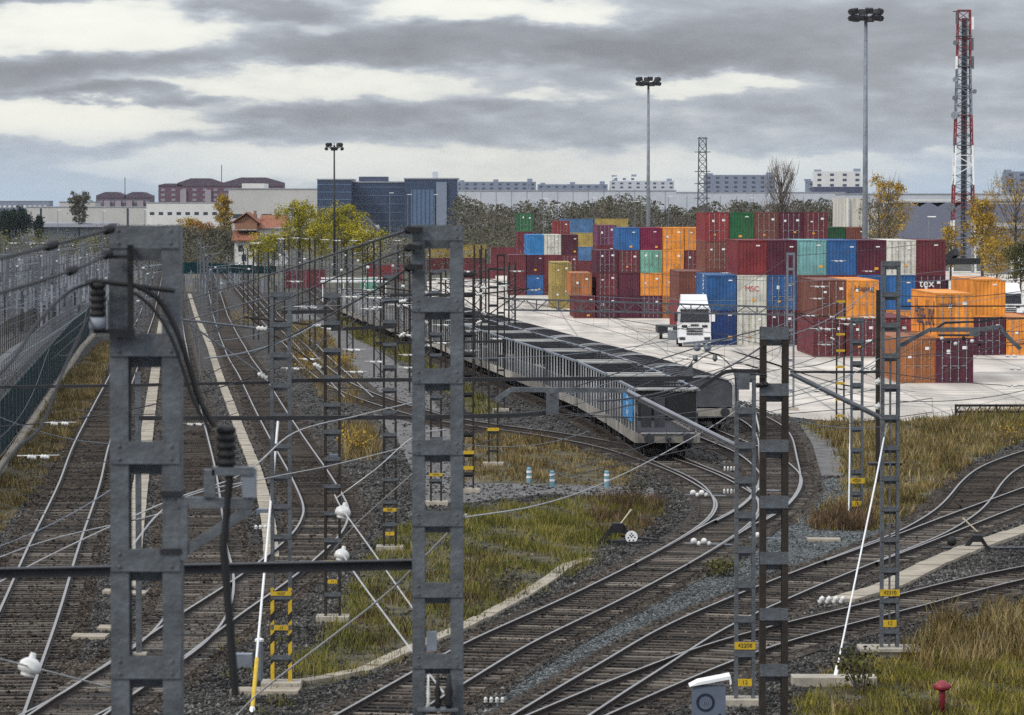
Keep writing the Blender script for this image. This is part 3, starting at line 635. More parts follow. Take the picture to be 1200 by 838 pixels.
o, w, h = building('warehouse', 'grey low shed under the trees at the right edge', 1172, 1260, 268, 700, 20, bmat('brown grey wall', (.16, .15, .15)), b_roof)
MB().box(-w + 2, w, -.1, -.02, .5, 3.4).build('door', b_white, o)
o, w, h = building('warehouse', 'whitish silo shed with vertical streaks left of the tall floodlight mast', 985, 1018, 232, 800, 20, mat('streaked white cladding', (.55, .52, .45), .8, 0, .35, 1.2, stretch=(1, 1, .08)), None)
for x in (-1.5, 2.0): MB().tube((x, -.3, 0), (x, -.3, h), .35, n=8).build('downpipe', b_white, o)
# low things on the left horizon
o, w, h = building('warehouse', 'low grey shed with a long flat roof at the left beyond the depot masts', 40, 128, 263, 1500, 30, b_slate, b_roof)
MB().box(-w, w, -3, -.4, h * .8, h).build('canopy', b_roof, o)
# white house with tiled roofs
d = 800; s = F / d
def hx(px): return XP(px, d)
o = thing('house', 'white two storey house with orange tiled roofs beside the yellow trees', 'house', (hx(303), d, gz(d)))
def hz(py): return P(600, py, d).z - gz(d)
ox = hx(303)
MB().box(hx(275) - ox, hx(300) - ox, 0, 10, 0, hz(279)).build('wall', b_white, o); MB().box(hx(300) - ox, hx(334) - ox, 3, 11, 0, hz(268)).build('wall', b_white, o)
MB().prism([(hx(273) - ox, hz(262)), (hx(302) - ox, hz(262)), (hx(289) - ox, hz(252))], 1, 11).build('gable', b_orange, o)
MB().box(hx(275) - ox, hx(301) - ox, .5, 10, hz(269), hz(262)).build('upper_wall', b_orange, o)
MB().prism([(hx(271) - ox, hz(262)), (hx(289) - ox, hz(250)), (hx(304) - ox, hz(262)), (hx(304) - ox, hz(260.5)), (hx(289) - ox, hz(248.6)), (hx(271) - ox, hz(260.5))], .2, 12).build('roof', b_tile, o)
MB().add([(hx(272) - ox, -1.2, hz(281)), (hx(303) - ox, -1.2, hz(281)), (hx(303) - ox, 4, hz(270)), (hx(272) - ox, 4, hz(270)), (hx(272) - ox, -1.2, hz(282.5)), (hx(303) - ox, -1.2, hz(282.5)), (hx(303) - ox, 4, hz(271.5)), (hx(272) - ox, 4, hz(271.5))], [(0, 1, 2, 3), (4, 7, 6, 5), (0, 4, 5, 1), (1, 5, 6, 2), (2, 6, 7, 3), (3, 7, 4, 0)]).build('roof', b_tile, o)
MB().add([(hx(300) - ox, 2, hz(268)), (hx(337) - ox, 2, hz(266)), (hx(335) - ox, 8, hz(252)), (hx(303) - ox, 8, hz(252)), (hx(303) - ox, 12, hz(262)), (hx(337) - ox, 12, hz(262))], [(0, 1, 2, 3), (3, 2, 5, 4), (1, 5, 2), (0, 3, 4)]).build('roof', b_tile, o)
for px, py in ((282, 291), (286, 302), (295, 291)): MB().box(hx(px) - ox - .5, hx(px) - ox + .5, -.06, 0, hz(py) - .7, hz(py) + .7).build('window', b_dark, o)
MB().bar((hx(281) - ox, -1.5, hz(308)), (hx(290) - ox, -1.5, hz(314)), 1.2, .3).build('porch_roof', b_white, o)
MB().box(hx(296) - ox, hx(299) - ox, 4, 5, hz(256), hz(247)).build('chimney', b_orange, o)
d = 900; x0, x1 = XP(420, d), XP(446, d)
o = thing('house', 'small cream house with a dark gabled roof right of the yellow trees', 'house', ((x0 + x1) / 2, d, gz(d))); w = (x1 - x0) / 2; h = P(600, 264, d).z - gz(d)
MB().box(-w, w * .8, 0, 8, 0, h).build('wall', b_cream, o); MB().prism([(-w, h), (w * 1.1, h - 2), (w * 1.1, h - 1.6), (-w * .5, h + 2.4), (-w * 1.1, h + 1.2)], -.4, 8.4).build('roof', b_navy, o)
MB().box(-.5, .5, -.06, 0, h * .5, h * .5 + 1.4).build('window', b_dark, o)
# teal fence far down the tracks, pale posts before it
d = 660; o = thing('screen_fence', 'teal panelled screen fence closing the far end of the left tracks', 'fence', (XP(262, d), d, gz(d)))
m_teal = mat('teal screen mesh', (.004, .026, .031), .9, 0, .5, .8, spec=.1)
for a, b in ((212, 240), (240, 268), (268, 296), (296, 324)):
    MB().box(XP(a, d) - XP(262, d) + .06, XP(b, d) - XP(262, d) - .06, -.05, .05, .9, 2.9 - (b - 240) * .008).build('panel', m_teal, o)
    MB().box(XP(a, d) - XP(262, d) - .05, XP(a, d) - XP(262, d) + .05, -.08, .08, 0, 2.9).build('post', m_galv_far, o)

# ------------------------------------------------------------------ trees
m_bark = mat('grey brown bark', (.055, .045, .038), .95, 0, .3, 3); m_twig = mat('bare grey brown twigs', (.13, .108, .095), .95, 0, .3, .6)
lf = {'yellow': leafy('yellow autumn leaves', [(.12, .105, .012), (.27, .24, .018), (.44, .37, .03), (.56, .45, .05)], sc=.25),
      'gold': leafy('golden autumn leaves', [(.15, .09, .015), (.33, .21, .025), (.50, .33, .045), (.58, .42, .09)], sc=.25),
      'orange': leafy('orange autumn leaves', [(.14, .07, .015), (.30, .14, .025), (.44, .21, .04)], sc=.25),
      'green': leafy('dark evergreen needles', [(.006, .014, .008), (.014, .028, .016), (.03, .05, .025)], sc=.25),
      'olive': leafy('olive leaves', [(.05, .05, .018), (.10, .097, .03), (.17, .14, .045)], sc=.25),
      'brown': leafy('brown bare wood', [(.06, .055, .038), (.095, .088, .058), (.13, .12, .08), (.17, .15, .10)], sc=.05)}
def quads_mesh(name, c, size, val, m):
    """small leaf-clump faces with random tilt"""
    n = len(c); a = rng.normal(size=(n, 3)); a /= np.linalg.norm(a, axis=1)[:, None]; b = rng.normal(size=(n, 3)); b -= a * (a * b).sum(1)[:, None]; b /= np.linalg.norm(b, axis=1)[:, None]
    s = (size * (.5 + rng.random(n)))[:, None] / 2
    v = np.stack([c - a * s, c + b * s * .8, c + a * s, c - b * s * .8], 1).reshape(-1, 3); idx = np.arange(4 * n)
    me = bpy.data.meshes.new(name); me.vertices.add(len(v)); me.vertices.foreach_set('co', v.reshape(-1)); me.loops.add(len(idx)); me.loops.foreach_set('vertex_index', idx)
    me.polygons.add(n); me.polygons.foreach_set('loop_start', np.arange(n) * 4); me.polygons.foreach_set('loop_total', np.full(n, 4))
    me.attributes.new('tuft', 'FLOAT', 'POINT').data.foreach_set('value', np.repeat(val, 4)); me.materials.append(m); me.update(); return me
def tree(name, label, px, base_py, d, top_py, wpx, leaf, dens=1.0, cat='tree', group=None, twiggy=0, lean=.55, leaf_size=None, low=.18, extra_limbs=0):
    """tapered trunk, forking limbs, leaf clumps round the limb ends; twiggy > 0 shows bare upper twigs"""
    x = XP(px, d); zb = gz(d) if base_py is None else P(px, base_py, d).z; h = P(px, top_py, d).z - zb; wr = wpx * d / F / 2
    o = thing(name, label, cat, (x, d, zb), group=group); tr = MB(); tips = []
    tr.tube((0, 0, 0), (0, 0, h * .5), max(.12, h * .022), h * .013, n=7); tr.tube((0, 0, h * .5), (0, 0, h * .93), h * .013, h * .003, n=5)
    nl = int(16 + h * .8) + extra_limbs; tw = MB()
    for i in range(nl):
        t = low + (.86 - low) * (i + random.random()) / nl; a = i * 2.4 + random.random(); p = Vector((0, 0, h * t))
        prof = math.sin(min(1, (t - low + .12) / (1.0 - low)) * math.pi) ** .6
        L_ = wr * prof * random.uniform(.6, 1.08); q = p + Vector((math.cos(a) * L_, math.sin(a) * L_, L_ * lean * random.uniform(.6, 1.5) + h * .04))
        mid = (p + q) / 2 + Vector((random.uniform(-.2, .2), random.uniform(-.2, .2), random.uniform(-.1, .3))) * L_ * .3
        r0 = max(.04, h * .006); tr.tube(p, mid, r0, r0 * .6, n=4, cap=False); tr.tube(mid, q, r0 * .6, r0 * .25, n=4, cap=False); tips += [(q, L_), (mid, L_ * .8)]
        for k in range(4 if twiggy else 2):
            e = q + Vector((random.uniform(-1, 1), random.uniform(-1, 1), random.uniform(.1, 1.4))) * max(.6, L_ * .35)
            (tw if twiggy else tr).tube(mid if k % 2 else q, e, r0 * .35, r0 * .12, n=3, cap=False); tips.append((e, L_ * .6))
    tips.append((Vector((0, 0, h * .93)), wr * .4)); tr.build('trunk', m_bark, o)
    if twiggy:
        for i in range(int(60 * twiggy)):
            q, L_ = random.choice(tips); e = q + Vector((random.uniform(-.5, .5), random.uniform(-.5, .5), random.uniform(.5, 1.4))) * h * .1; tw.tube(q, e, h * .0022, h * .0008, n=3, cap=False)
        tw.build('twigs', m_twig, o)
    if leaf and dens:
        ls = leaf_size or max(.28, 1.6 * d / F); n = int(dens * 70 * len(tips) * max(.3, (wr * h / 60)) ** .6); w = np.array([max(.2, l) for _, l in tips]); pick = rng.choice(len(tips), n, p=w / w.sum())
        cen = np.array([tuple(t[0]) for t in tips])[pick]; sp = np.array([max(.35, l * .26) for _, l in tips])[pick]
        c = cen + rng.normal(size=(n, 3)) * sp[:, None] * np.array([1, 1, .8])
        val = np.clip(rng.random(len(tips))[pick] * .6 + rng.random(n) * .4, 0, 1); me = quads_mesh('crown', c, np.full(n, ls), val, lf[leaf]); inst('crown', me, o)
    return o
G = 'trees beyond the tracks and the yard'
tree('deciduous_tree', 'broad yellow green tree in front of the blue offices, left of the dark lamp mast', 351, None, 760, 235, 46, 'yellow', 1.25, group=G)
tree('deciduous_tree', 'bright yellow tree just right of the dark lamp mast', 405, None, 770, 240, 44, 'yellow', 1.25, group=G)
tree('deciduous_tree', 'olive yellow tree low between the two brighter yellow ones', 377, None, 740, 262, 38, 'yellow', .8, group=G)
tree('deciduous_tree', 'dull yellow green tree beside the white house', 319, None, 750, 276, 36, 'yellow', 1.1, group=G)
tree('deciduous_tree', 'small yellow bushy tree at the foot of the white house', 306, None, 730, 284, 30, 'yellow', .8, group=G)
tree('deciduous_tree', 'olive tree under the cream gabled house', 428, None, 700, 272, 44, 'yellow', 1.2, group=G)
tree('poplar', 'slim ochre poplar in front of the left cream warehouse', 263, None, 900, 227, 17, 'gold', .55, group=G, twiggy=1.0, lean=1.6)
tree('poplar', 'bare twin poplar at far left', 93, None, 1500, 232, 20, 'brown', .35, group=G, twiggy=1.5, lean=1.6)
tree('bush', 'orange leafed bushy tree at the far end of the left tracks', 240, None, 850, 262, 34, 'orange', .9, group=G)
tree('bush', 'golden bushy tree left of the orange leafed one', 222, None, 870, 256, 30, 'gold', .5, group=G, twiggy=.6)
tree('evergreen_tree', 'dark round evergreen tree at the far left edge', 16, None, 1250, 250, 44, 'green', 1.6, group=G, low=.05)
tree('evergreen_tree', 'small pointed cypress right of the round evergreen', 46, None, 1300, 253, 8, 'green', 1.0, group=G, low=.05, lean=1.2)
for i, (px, top, w, lab) in enumerate([(212, 268, 30, 'brown bare thicket tree nearest the grey portal mast'), (232, 274, 30, 'brown bare thicket tree behind the teal screen'), (252, 270, 30, 'brown bare thicket tree under the ochre poplar'), (268, 276, 26, 'brown bare thicket tree touching the white house')]):
    tree('bare_tree', lab, px, None, 830 + i * 9, top, w, 'brown', .9, group=G, twiggy=1.2, low=.08)
tree('bare_tree', 'tall bare tree rising behind the container stacks', 915, None, 620, 198, 44, None, 0, group=G, twiggy=5, lean=1.4, extra_limbs=26, low=.3)
tree('poplar', 'golden topped poplar just right of the tall floodlight mast', 1041, None, 640, 208, 40, 'gold', .42, group=G, twiggy=1.5, lean=1.2)
tree('bare_tree', 'bare brown tree under the golden topped poplar', 1030, None, 600, 238, 50, 'brown', .15, group=G, twiggy=3, lean=1.0)
tree('poplar', 'orange gold tree right of the telecom mast foot', 1151, None, 640, 234, 36, 'gold', .6, group=G, twiggy=1, lean=1.1)
tree('poplar', 'small ochre tree left of the telecom mast foot', 1114, None, 650, 262, 20, 'gold', .6, group=G, lean=1)
tree('bare_tree', 'thin leaved bare tree at the right edge behind the sheds', 1190, None, 640, 216, 56, 'gold', .12, group=G, twiggy=3.5, lean=1.2)
tree('bush', 'ochre bush by the container handler', 1168, None, 560, 276, 34, 'gold', .45, group=G, twiggy=.8)
tree('bush', 'ochre scrub at the right edge over the truck roofs', 1196, None, 540, 284, 30, 'olive', .6, group=G, twiggy=.8)
# the wood behind the yard: one mass, bare and brown
def woodland():
    c, val, tr = [], [], MB()
    for i in range(330):
        px = random.uniform(536, 1020); d = random.uniform(950, 1350) ; x = XP(px, d); base = gz(d)
        topy = 240 - 4 + 8 * math.sin(px * .045) * math.sin(px * .013 + 1) + random.uniform(-3, 12)
        if px > 800: topy += 3
        h = max(4, P(px, topy, d).z - base); r = random.uniform(2.5, 5.5); n = int(100 * h * r / 25) + 40; t = rng.random(n)
        rr = r * np.sin(np.clip(.15 + .85 * t, 0, 1) * np.pi) ** .5 * np.sqrt(rng.random(n)); a = rng.random(n) * 6.283
        c.append(np.stack([x + rr * np.cos(a), d + rr * np.sin(a), base + h * (.12 + .88 * t)], 1)); val.append(np.clip(random.random() * .7 + rng.random(n) * .3, 0, 1))
        tr.tube((x, d, base), (x, d, base + h * .9), .16, .05, n=4, cap=False)
        for k in range(4): a_ = random.random() * 6.28; z_ = random.uniform(.3, .7); tr.tube((x, d, base + h * z_), (x + math.cos(a_) * r * .7, d + math.sin(a_) * r * .7, base + h * min(1, z_ + .3)), .08, .03, n=3, cap=False)
    c = np.concatenate(c); val = np.concatenate(val); me = quads_mesh('woodland', c, np.full(len(c), .55), val, lf['brown'])
    o = inst('woodland', me); tag(o, 'brown bare wood stretching across the picture behind the containers', 'woodland', None, 'stuff')
    t = tr.build('trunks', m_twig, o); t['kind'] = 'stuff'
woodland()
def scrub(name, label, px0, px1, d0, d1, top0, top1, leaf, n):
    c, val = [], []
    for i in range(n):
        px = random.uniform(px0, px1); d = random.uniform(d0, d1); x = XP(px, d); h = max(.8, P(px, random.uniform(top0, top1), d).z - gz(d)); r = h * random.uniform(.4, .8); k = 70
        a = rng.random(k) * 6.283; rr = r * np.sqrt(rng.random(k)); c.append(np.stack([x + rr * np.cos(a), d + rr * np.sin(a), gz(d) + h * rng.random(k)], 1)); val.append(np.clip(random.random() * .6 + .4 * rng.random(k), 0, 1))
    c = np.concatenate(c); o = inst(name, quads_mesh(name, c, np.full(len(c), 2.2 * d0 / F), np.concatenate(val), lf[leaf])); tag(o, label, 'undergrowth', None, 'stuff')
scrub('undergrowth', 'low hedge and scrub beyond the depot masts on the left', -20, 150, 900, 1150, 268, 287, 'olive', 120)
scrub('undergrowth', 'brown thicket between the tracks and the left warehouses', 120, 262, 720, 850, 262, 296, 'brown', 240)
scrub('undergrowth', 'brown scrub behind the left containers', 440, 620, 700, 900, 262, 292, 'brown', 170)
# ------------------------------------------------------------------ containers
CC = {'maroon': (.125, .022, .030), 'darkmaroon': (.075, .014, .030), 'red': (.22, .026, .030), 'darkred': (.16, .020, .024), 'brown': (.155, .050, .035), 'orange': (.68, .235, .016), 'blue': (.018, .095, .26), 'brightblue': (.02, .19, .46), 'navy': (.012, .035, .13),
      'palewhite': (.56, .55, .48), 'teal': (.15, .33, .33), 'green': (.016, .11, .040), 'mint': (.14, .36, .27), 'magenta': (.20, .012, .055), 'yellow': (.33, .24, .06), 'rust': (.34, .115, .030), 'purple': (.15, .035, .09), 'steelblue': (.06, .15, .30), 'darkgreen': (.012, .075, .032)}
def cmat(k):
    """container paint: salt-faded, scuffed, with rust streaks running down"""
    n = 'container paint ' + k
    if n in MATS: return MATS[n]
    base = CC[k]; m = bpy.data.materials.new(n); m.use_nodes = True; t = m.node_tree; L = t.links.new
    b = t.nodes['Principled BSDF']; b.inputs['Roughness'].default_value = .6; b.inputs['Specular IOR Level'].default_value = .3
    tc = N('ShaderNodeTexCoord', t); oi = N('ShaderNodeObjectInfo', t)
    ad = N('ShaderNodeVectorMath', t, operation='ADD'); L(tc.outputs['Object'], ad.inputs[0]); ml = N('ShaderNodeMath', t, operation='MULTIPLY'); L(oi.outputs['Random'], ml.inputs[0]); ml.inputs[1].default_value = 50; L(ml.outputs[0], ad.inputs[1])
    n1 = N('ShaderNodeTexNoise', t); n1.inputs['Scale'].default_value = .8; n1.inputs['Detail'].default_value = 6; L(ad.outputs[0], n1.inputs[0])
    mp = N('ShaderNodeMapping', t); mp.inputs['Scale'].default_value = (5, 5, .35); L(ad.outputs[0], mp.inputs[0]); n2 = N('ShaderNodeTexNoise', t); n2.inputs['Scale'].default_value = 1; n2.inputs['Detail'].default_value = 4; L(mp.outputs[0], n2.inputs[0])
    r1 = N('ShaderNodeMapRange', t); L(n1.outputs['Fac'], r1.inputs[0]); r1.inputs[1].default_value = .3; r1.inputs[2].default_value = .7; r1.inputs[3].default_value = .72; r1.inputs[4].default_value = 1.25
    r0 = N('ShaderNodeMapRange', t); L(oi.outputs['Random'], r0.inputs[0]); r0.inputs[3].default_value = .84; r0.inputs[4].default_value = 1.16
    mm = N('ShaderNodeMath', t, operation='MULTIPLY'); L(r1.outputs[0], mm.inputs[0]); L(r0.outputs[0], mm.inputs[1])
    hs = N('ShaderNodeHueSaturation', t); hs.inputs['Color'].default_value = (*base, 1); L(mm.outputs[0], hs.inputs['Value']); hs.inputs['Saturation'].default_value = .97
    r2 = N('ShaderNodeMapRange', t); L(n2.outputs['Fac'], r2.inputs[0]); r2.inputs[1].default_value = .55; r2.inputs[2].default_value = .76; r2.inputs[3].default_value = 0; r2.inputs[4].default_value = .7
    mx = N('ShaderNodeMix', t, data_type='RGBA'); L(r2.outputs[0], mx.inputs[0]); L(hs.outputs[0], mx.inputs[6]); mx.inputs[7].default_value = (.10, .055, .035, 1) if k != 'palewhite' else (.26, .19, .11, 1); L(mx.outputs[2], b.inputs['Base Color'])
    MATS[n] = m; return m
m_rod = mat('galvanised lock rod', (.34, .33, .34), .45, .4, .2, 2); m_seal = mat('door seal', (.02, .02, .02), .8)
m_ctext = mat('white container lettering', (.75, .75, .73), .6, 0, .1, 2); m_ctext_k = mat('dark container lettering', (.03, .03, .06), .6, 0, .1, 2); m_ctext_r = mat('red container lettering', (.5, .04, .05), .6, 0, .1, 2); m_plate = mat('amber placard', (.75, .36, .03), .5)
CW = 2.438
def corr(p, q, z0, z1, depth, nrm, pitch=.28):
    """corrugated wall from p to q (plan points): trapezoid waves pushed along nrm"""
    b = MB(); p, q, n = Vector((*p, 0)), Vector((*q, 0)), Vector((*nrm, 0)); L_ = (q - p).length; d = (q - p).normalized(); k = max(2, int(L_ / pitch)); pts = []
    for i in range(k):
        for t, o in ((0, 0), (.3, 0), (.5, 1), (.8, 1)): pts.append(p + d * (L_ * (i + t) / k) + n * depth * o)
    pts.append(q); m = len(pts)
    return [(a.x, a.y, z0) for a in pts] + [(a.x, a.y, z1) for a in pts], [(i, i + 1, m + i + 1, m + i) for i in range(m - 1)]
CT = {}
def ctemplate(L_, Hc, front):
    key = (L_, Hc, front)
    if key in CT: return CT[key]
    w = CW / 2; fr = MB(); sh = MB(); m0 = cmat('maroon'); e = .06
    for x in (-w + .05, w - .05):
        for y in (.06, L_ - .06): fr.box(x - .05, x + .05, y - .06, y + .06, 0, Hc)
    for y in (.05, L_ - .05): fr.box(-w + .101, w - .101, y - .05, y + .05, Hc - .12, Hc - .002); fr.box(-w + .101, w - .101, y - .05, y + .05, .002, .15)
    for x in (-w + .035, w - .035): fr.box(x - .03, x + .03, .121, L_ - .121, Hc - .08, Hc - .004); fr.box(x - .03, x + .03, .121, L_ - .121, .004, .15)
    for x in (-w + .085, w - .085):
        for y in (.085, L_ - .085):
            for z in (0, Hc - .118): fr.box(x - .088, x + .088, y - .088, y + .088, z - .001, z + .119)
    for s in (-1, 1):
        v, f = corr((s * (w - .03), .12), (s * (w - .03), L_ - .12), .14, Hc - .06, .036, (-s, 0)); sh.add(v, f)
    if front == 'blank': v, f = corr((-w + .1, .02), (w - .1, .02), .14, Hc - .1, .04, (0, 1), .25); sh.add(v, f)
    v, f = corr((-w + .1, L_ - .03), (w - .1, L_ - .03), .14, Hc - .1, .036, (0, -1)); sh.add(v, f)
    sh.add([(-w + .03, .05, Hc - .03), (w - .03, .05, Hc - .03), (w - .03, L_ - .05, Hc - .03), (-w + .03, L_ - .05, Hc - .03)], [(0, 1, 2, 3)])
    sh.add([(-w + .03, .05, .1), (w - .03, .05, .1), (w - .03, L_ - .05, .1), (-w + .03, L_ - .05, .1)], [(3, 2, 1, 0)])
    T = {'frame': fr.mesh('frame', m0), 'shell': sh.mesh('shell', m0)}
    if front == 'doors':
        dm = MB(); hw = (w - .115) / 2; hh = Hc - .29; dm.box(-hw, hw, -.02, .03, 0, hh)
        for z in (.22, .40, .60, .78): dm.box(-hw + .06, hw - .06, -.034, -.0205, hh * z, hh * z + .16)
        for z in (.12, .36, .64, .88): dm.box(-hw - .03, -hw + .05, -.05, -.0345, hh * z, hh * z + .1)
        T['door'] = dm.mesh('door', m0)
        rm = MB(); rm.tube((0, -.07, -.06), (0, -.07, hh + .06), .021, n=6)
        for z in (.04, .3, .55, .95): rm.box(-.05, .05, -.10, -.045, hh * z, hh * z + .07)
        rm.box(-.02, .30, -.095, -.075, hh * .36, hh * .36 + .04); T['rod'] = rm.mesh('locking_rod', m_rod); T['hw'] = hw; T['hh'] = hh
        T['lab'] = MB().box(-.16, .16, -.004, 0, -.1, .1).mesh('data_plate', m_ctext)
    CT[key] = T; return T
YAW = -math.atan((490 - 600) / F)
MARKS = {}
def container(color, front, x, y, z, label, L_=12.19, Hc=2.896, yaw=YAW, marks=True):
    T = ctemplate(L_, Hc, front); m = cmat(color); o = thing('shipping_container', label, 'shipping container', (x, y, z), yaw, 'containers stacked in the yard')
    inst('frame', T['frame'], o, m=m); inst('shell', T['shell'], o, m=m)
    if front == 'doors':
        for s in (-1, 1):
            dd = inst('door', T['door'], o, (s * (T['hw'] + .004), .03, .145), m=m)
            if s > 0: dd.scale = (-1, 1, 1)
            for k in (-.5, .45): inst('locking_rod', T['rod'], dd, (k * T['hw'] + .05, 0, 0))
        if marks:
            inst('data_plate', T['lab'], o, (T['hw'] * 1.2, -.032, Hc * random.uniform(.72, .8)))
            if random.random() < .9: inst('data_plate', T['lab'], o, (-T['hw'] * random.uniform(.5, 1.2), -.032, Hc * random.uniform(.55, .8)), scale=(.7, 1, random.uniform(.6, 1.5)))
            if random.random() < .45:
                pl = inst('placard', T['lab'], o, (T['hw'] * random.choice((-.4, .7)), -.034, Hc * random.uniform(.2, .35)), m=m_plate, scale=(.75, 1, .8))
    elif marks and random.random() < .7:
        inst('data_plate', ctemplate(12.19, 2.896, 'doors')['lab'], o, (random.uniform(.3, .9), .012, Hc * random.uniform(.78, .86)), scale=(1, 1, .5))
        if random.random() < .5: inst('placard', ctemplate(12.19, 2.896, 'doors')['lab'], o, (random.uniform(-.2, .8), .012, Hc * random.uniform(.12, .3)), m=m_plate)
    return o
def letter(o, txt, size, m, x, y, z, face='front', sx=1.0, vertical=False):
    me = text_mesh(txt, size, m); q = inst('lettering', me, o, (x, y, z)); q.rotation_euler = (R(90), 0 if not vertical else R(90), 0) if face == 'front' else (R(90), 0, R(-90))
    if face != 'front' and vertical: q.rotation_euler = (R(90), R(90), R(-90))
    q.scale = (sx, 1, 1) if not isinstance(sx, tuple) else sx; return q
LV = {1: 'bottom', 2: 'second', 3: 'third', 4: 'fourth'}
ADJ = {'palewhite': 'off white', 'darkmaroon': 'dark purple', 'darkred': 'dark red', 'brightblue': 'bright sky blue', 'steelblue': 'faded mid blue', 'darkgreen': 'deep green', 'rust': 'rusty orange', 'mint': 'mint green'}
FR = {'doors': 'with its doors facing the tracks', 'blank': 'with its plain ribbed end facing the tracks'}
def stack(px, d, items, where, L_=12.19, Hc=2.896, base=None, yaw=YAW):
    """items from the ground up: (colour, front[, x shift px]); px = left edge of the front in the photo"""
    z = gz(d) + .016 if base is None else base; out = []
    for i, it in enumerate(items):
        c, f = it[0], it[1]; sh = it[2] if len(it) > 2 else 0; lv = i + 1
        x = XP(px + sh, d) + CW / 2
        lab = f"{ADJ.get(c, c)} container, {'top' if i == len(items) - 1 else LV[lv]} of {where}" if len(items) > 1 else f"{ADJ.get(c, c)} container standing alone {where}"
        out.append(container(c, f, x, d, z, ' '.join(lab.split()), L_, Hc, yaw)); z += Hc + .004
    return out
D_, B_ = 'doors', 'blank'
# nearest row
s1 = stack(1053.2, 242, [('rust', D_)], 'directly left of the orange stack nearest the tracks')
s2 = stack(1096.8, 242, [('darkmaroon', D_), ('orange', D_)], 'the two high stack nearest the tracks')
letter(s2[1], 'Hapag-Lloyd', 1.9, m_ctext_k, -CW / 2 - .012, 5.6, 1.45, 'left', sx=(1.0, 1.25, 1))
letter(s2[1], 'Hapag-Lloyd', .22, m_ctext_k, -.52, -.06, 2.2)
stack(1141.0, 287, [('darkmaroon', D_), ('orange', B_)], 'the stack with the big plain orange end')
stack(1179.6, 287, [('orange', D_)], 'at the right edge beside the purple stack')
stack(1219, 287, [('maroon', D_)], 'just past the right edge container')
# second row
stack(953, 284, [('maroon', D_), ('brown', D_, 4)], 'the stack left of the lettered orange one')
s3 = stack(992, 284, [('maroon', D_), ('orange', D_)], 'the stack in front of the dark red and teal row')
letter(s3[1], 'Hapag-Lloyd', 1.9, m_ctext_k, -CW / 2 - .012, 5.6, 1.45, 'left', sx=(1.0, 1.25, 1))
letter(s3[1], 'Hapag', .6, m_ctext_k, .1, -.06, 2.25)
stack(1031, 286, [('red', D_)], 'behind the tall lattice mast in the second row')
# the long three high row
w3 = 'in the three high row behind'
st = [(828.5, [('navy', B_), ('blue', B_)], 'the blue stack beside the white truck'),
      (864.0, [('palewhite', D_), ('palewhite', B_), ('darkred', B_)], 'the stack with two off white containers'),
      (899.0, [('darkmaroon', D_), ('blue', D_), ('darkmaroon', B_)], 'the stack one right of the off white one'),
      (934.0, [('maroon', D_), ('brown', D_), ('teal', B_)], 'the stack two right of the off white one'),
      (969.0, [('maroon', D_), ('maroon', D_), ('blue', B_)], 'the stack three right of the off white one'),
      (1004.0, [('maroon', D_), ('blue', B_), ('darkmaroon', B_)], 'the stack four right of the off white one'),
      (1038.8, [('orange', D_), ('blue', B_), ('palewhite', D_)], 'the stack five right of the off white one'),
      (1073.6, [('maroon', D_), ('darkmaroon', D_), ('maroon', B_)], 'the rightmost three high stack')]
ss = [stack(px, 311, it, wh) for px, it, wh in st]
letter(ss[0][1], 'CMA CGM', .62, m_ctext, -CW / 2 - .012, 4.0, 1.45, 'left', vertical=True, sx=(1, 3.5, 1))
letter(ss[1][1], 'MSC', .62, m_ctext_r, 0, -.012, 1.75); letter(ss[1][1], '1', 1.0, m_ctext_r, -CW / 2 - .012, 2.6, 1.9, 'left', sx=(2, 1, 1))
letter(ss[7][1], 'tex', .95, m_ctext, -.35, -.07, 2.2)
# tall stacks behind
for i, (c, f, lab) in enumerate([('red', D_, 'the tall stack left of the green end'), ('green', B_, 'the tall stack one right of the bright red doors'), ('brown', D_, 'the tall stack right of the green end'), ('darkmaroon', D_, 'the tall stack two right of the green end'), ('maroon', D_, 'the tall stack three right of the green end')]):
    stack(826 + 28.9 * i, 377, [('maroon', D_), ('brown', B_), ('brown', D_), (c, f)], lab)
stack(794.6, 364, [('red', B_), ('brown', B_)], 'the short stack behind the truck cab')
# left block, four high
H2 = 2.591
for px, it, wh in [(672.5, [('maroon', B_), ('rust', D_, -4)], 'the two high stack left of the four high block'),
                   (699.0, [('darkmaroon', D_), ('maroon', D_), ('darkmaroon', D_)], 'the three high stack with maroon doors'),
                   (724.8, [('darkmaroon', B_), ('darkmaroon', B_), ('maroon', D_), ('blue', B_)], 'the four high stack with a blue end on top'),
                   (750.6, [('darkmaroon', D_), ('orange', D_), ('mint', D_), ('magenta', B_)], 'the four high stack with a magenta end on top'),
                   (776.4, [('rust', D_), ('orange', D_), ('orange', D_), ('orange', D_)], 'the four high stack of orange doors'),
                   (802.2, [('rust', D_), ('maroon', D_), ('maroon', D_), ('orange', D_)], 'the four high stack just right of the orange doors')]:
    stack(px, 430, it, wh, Hc=H2)
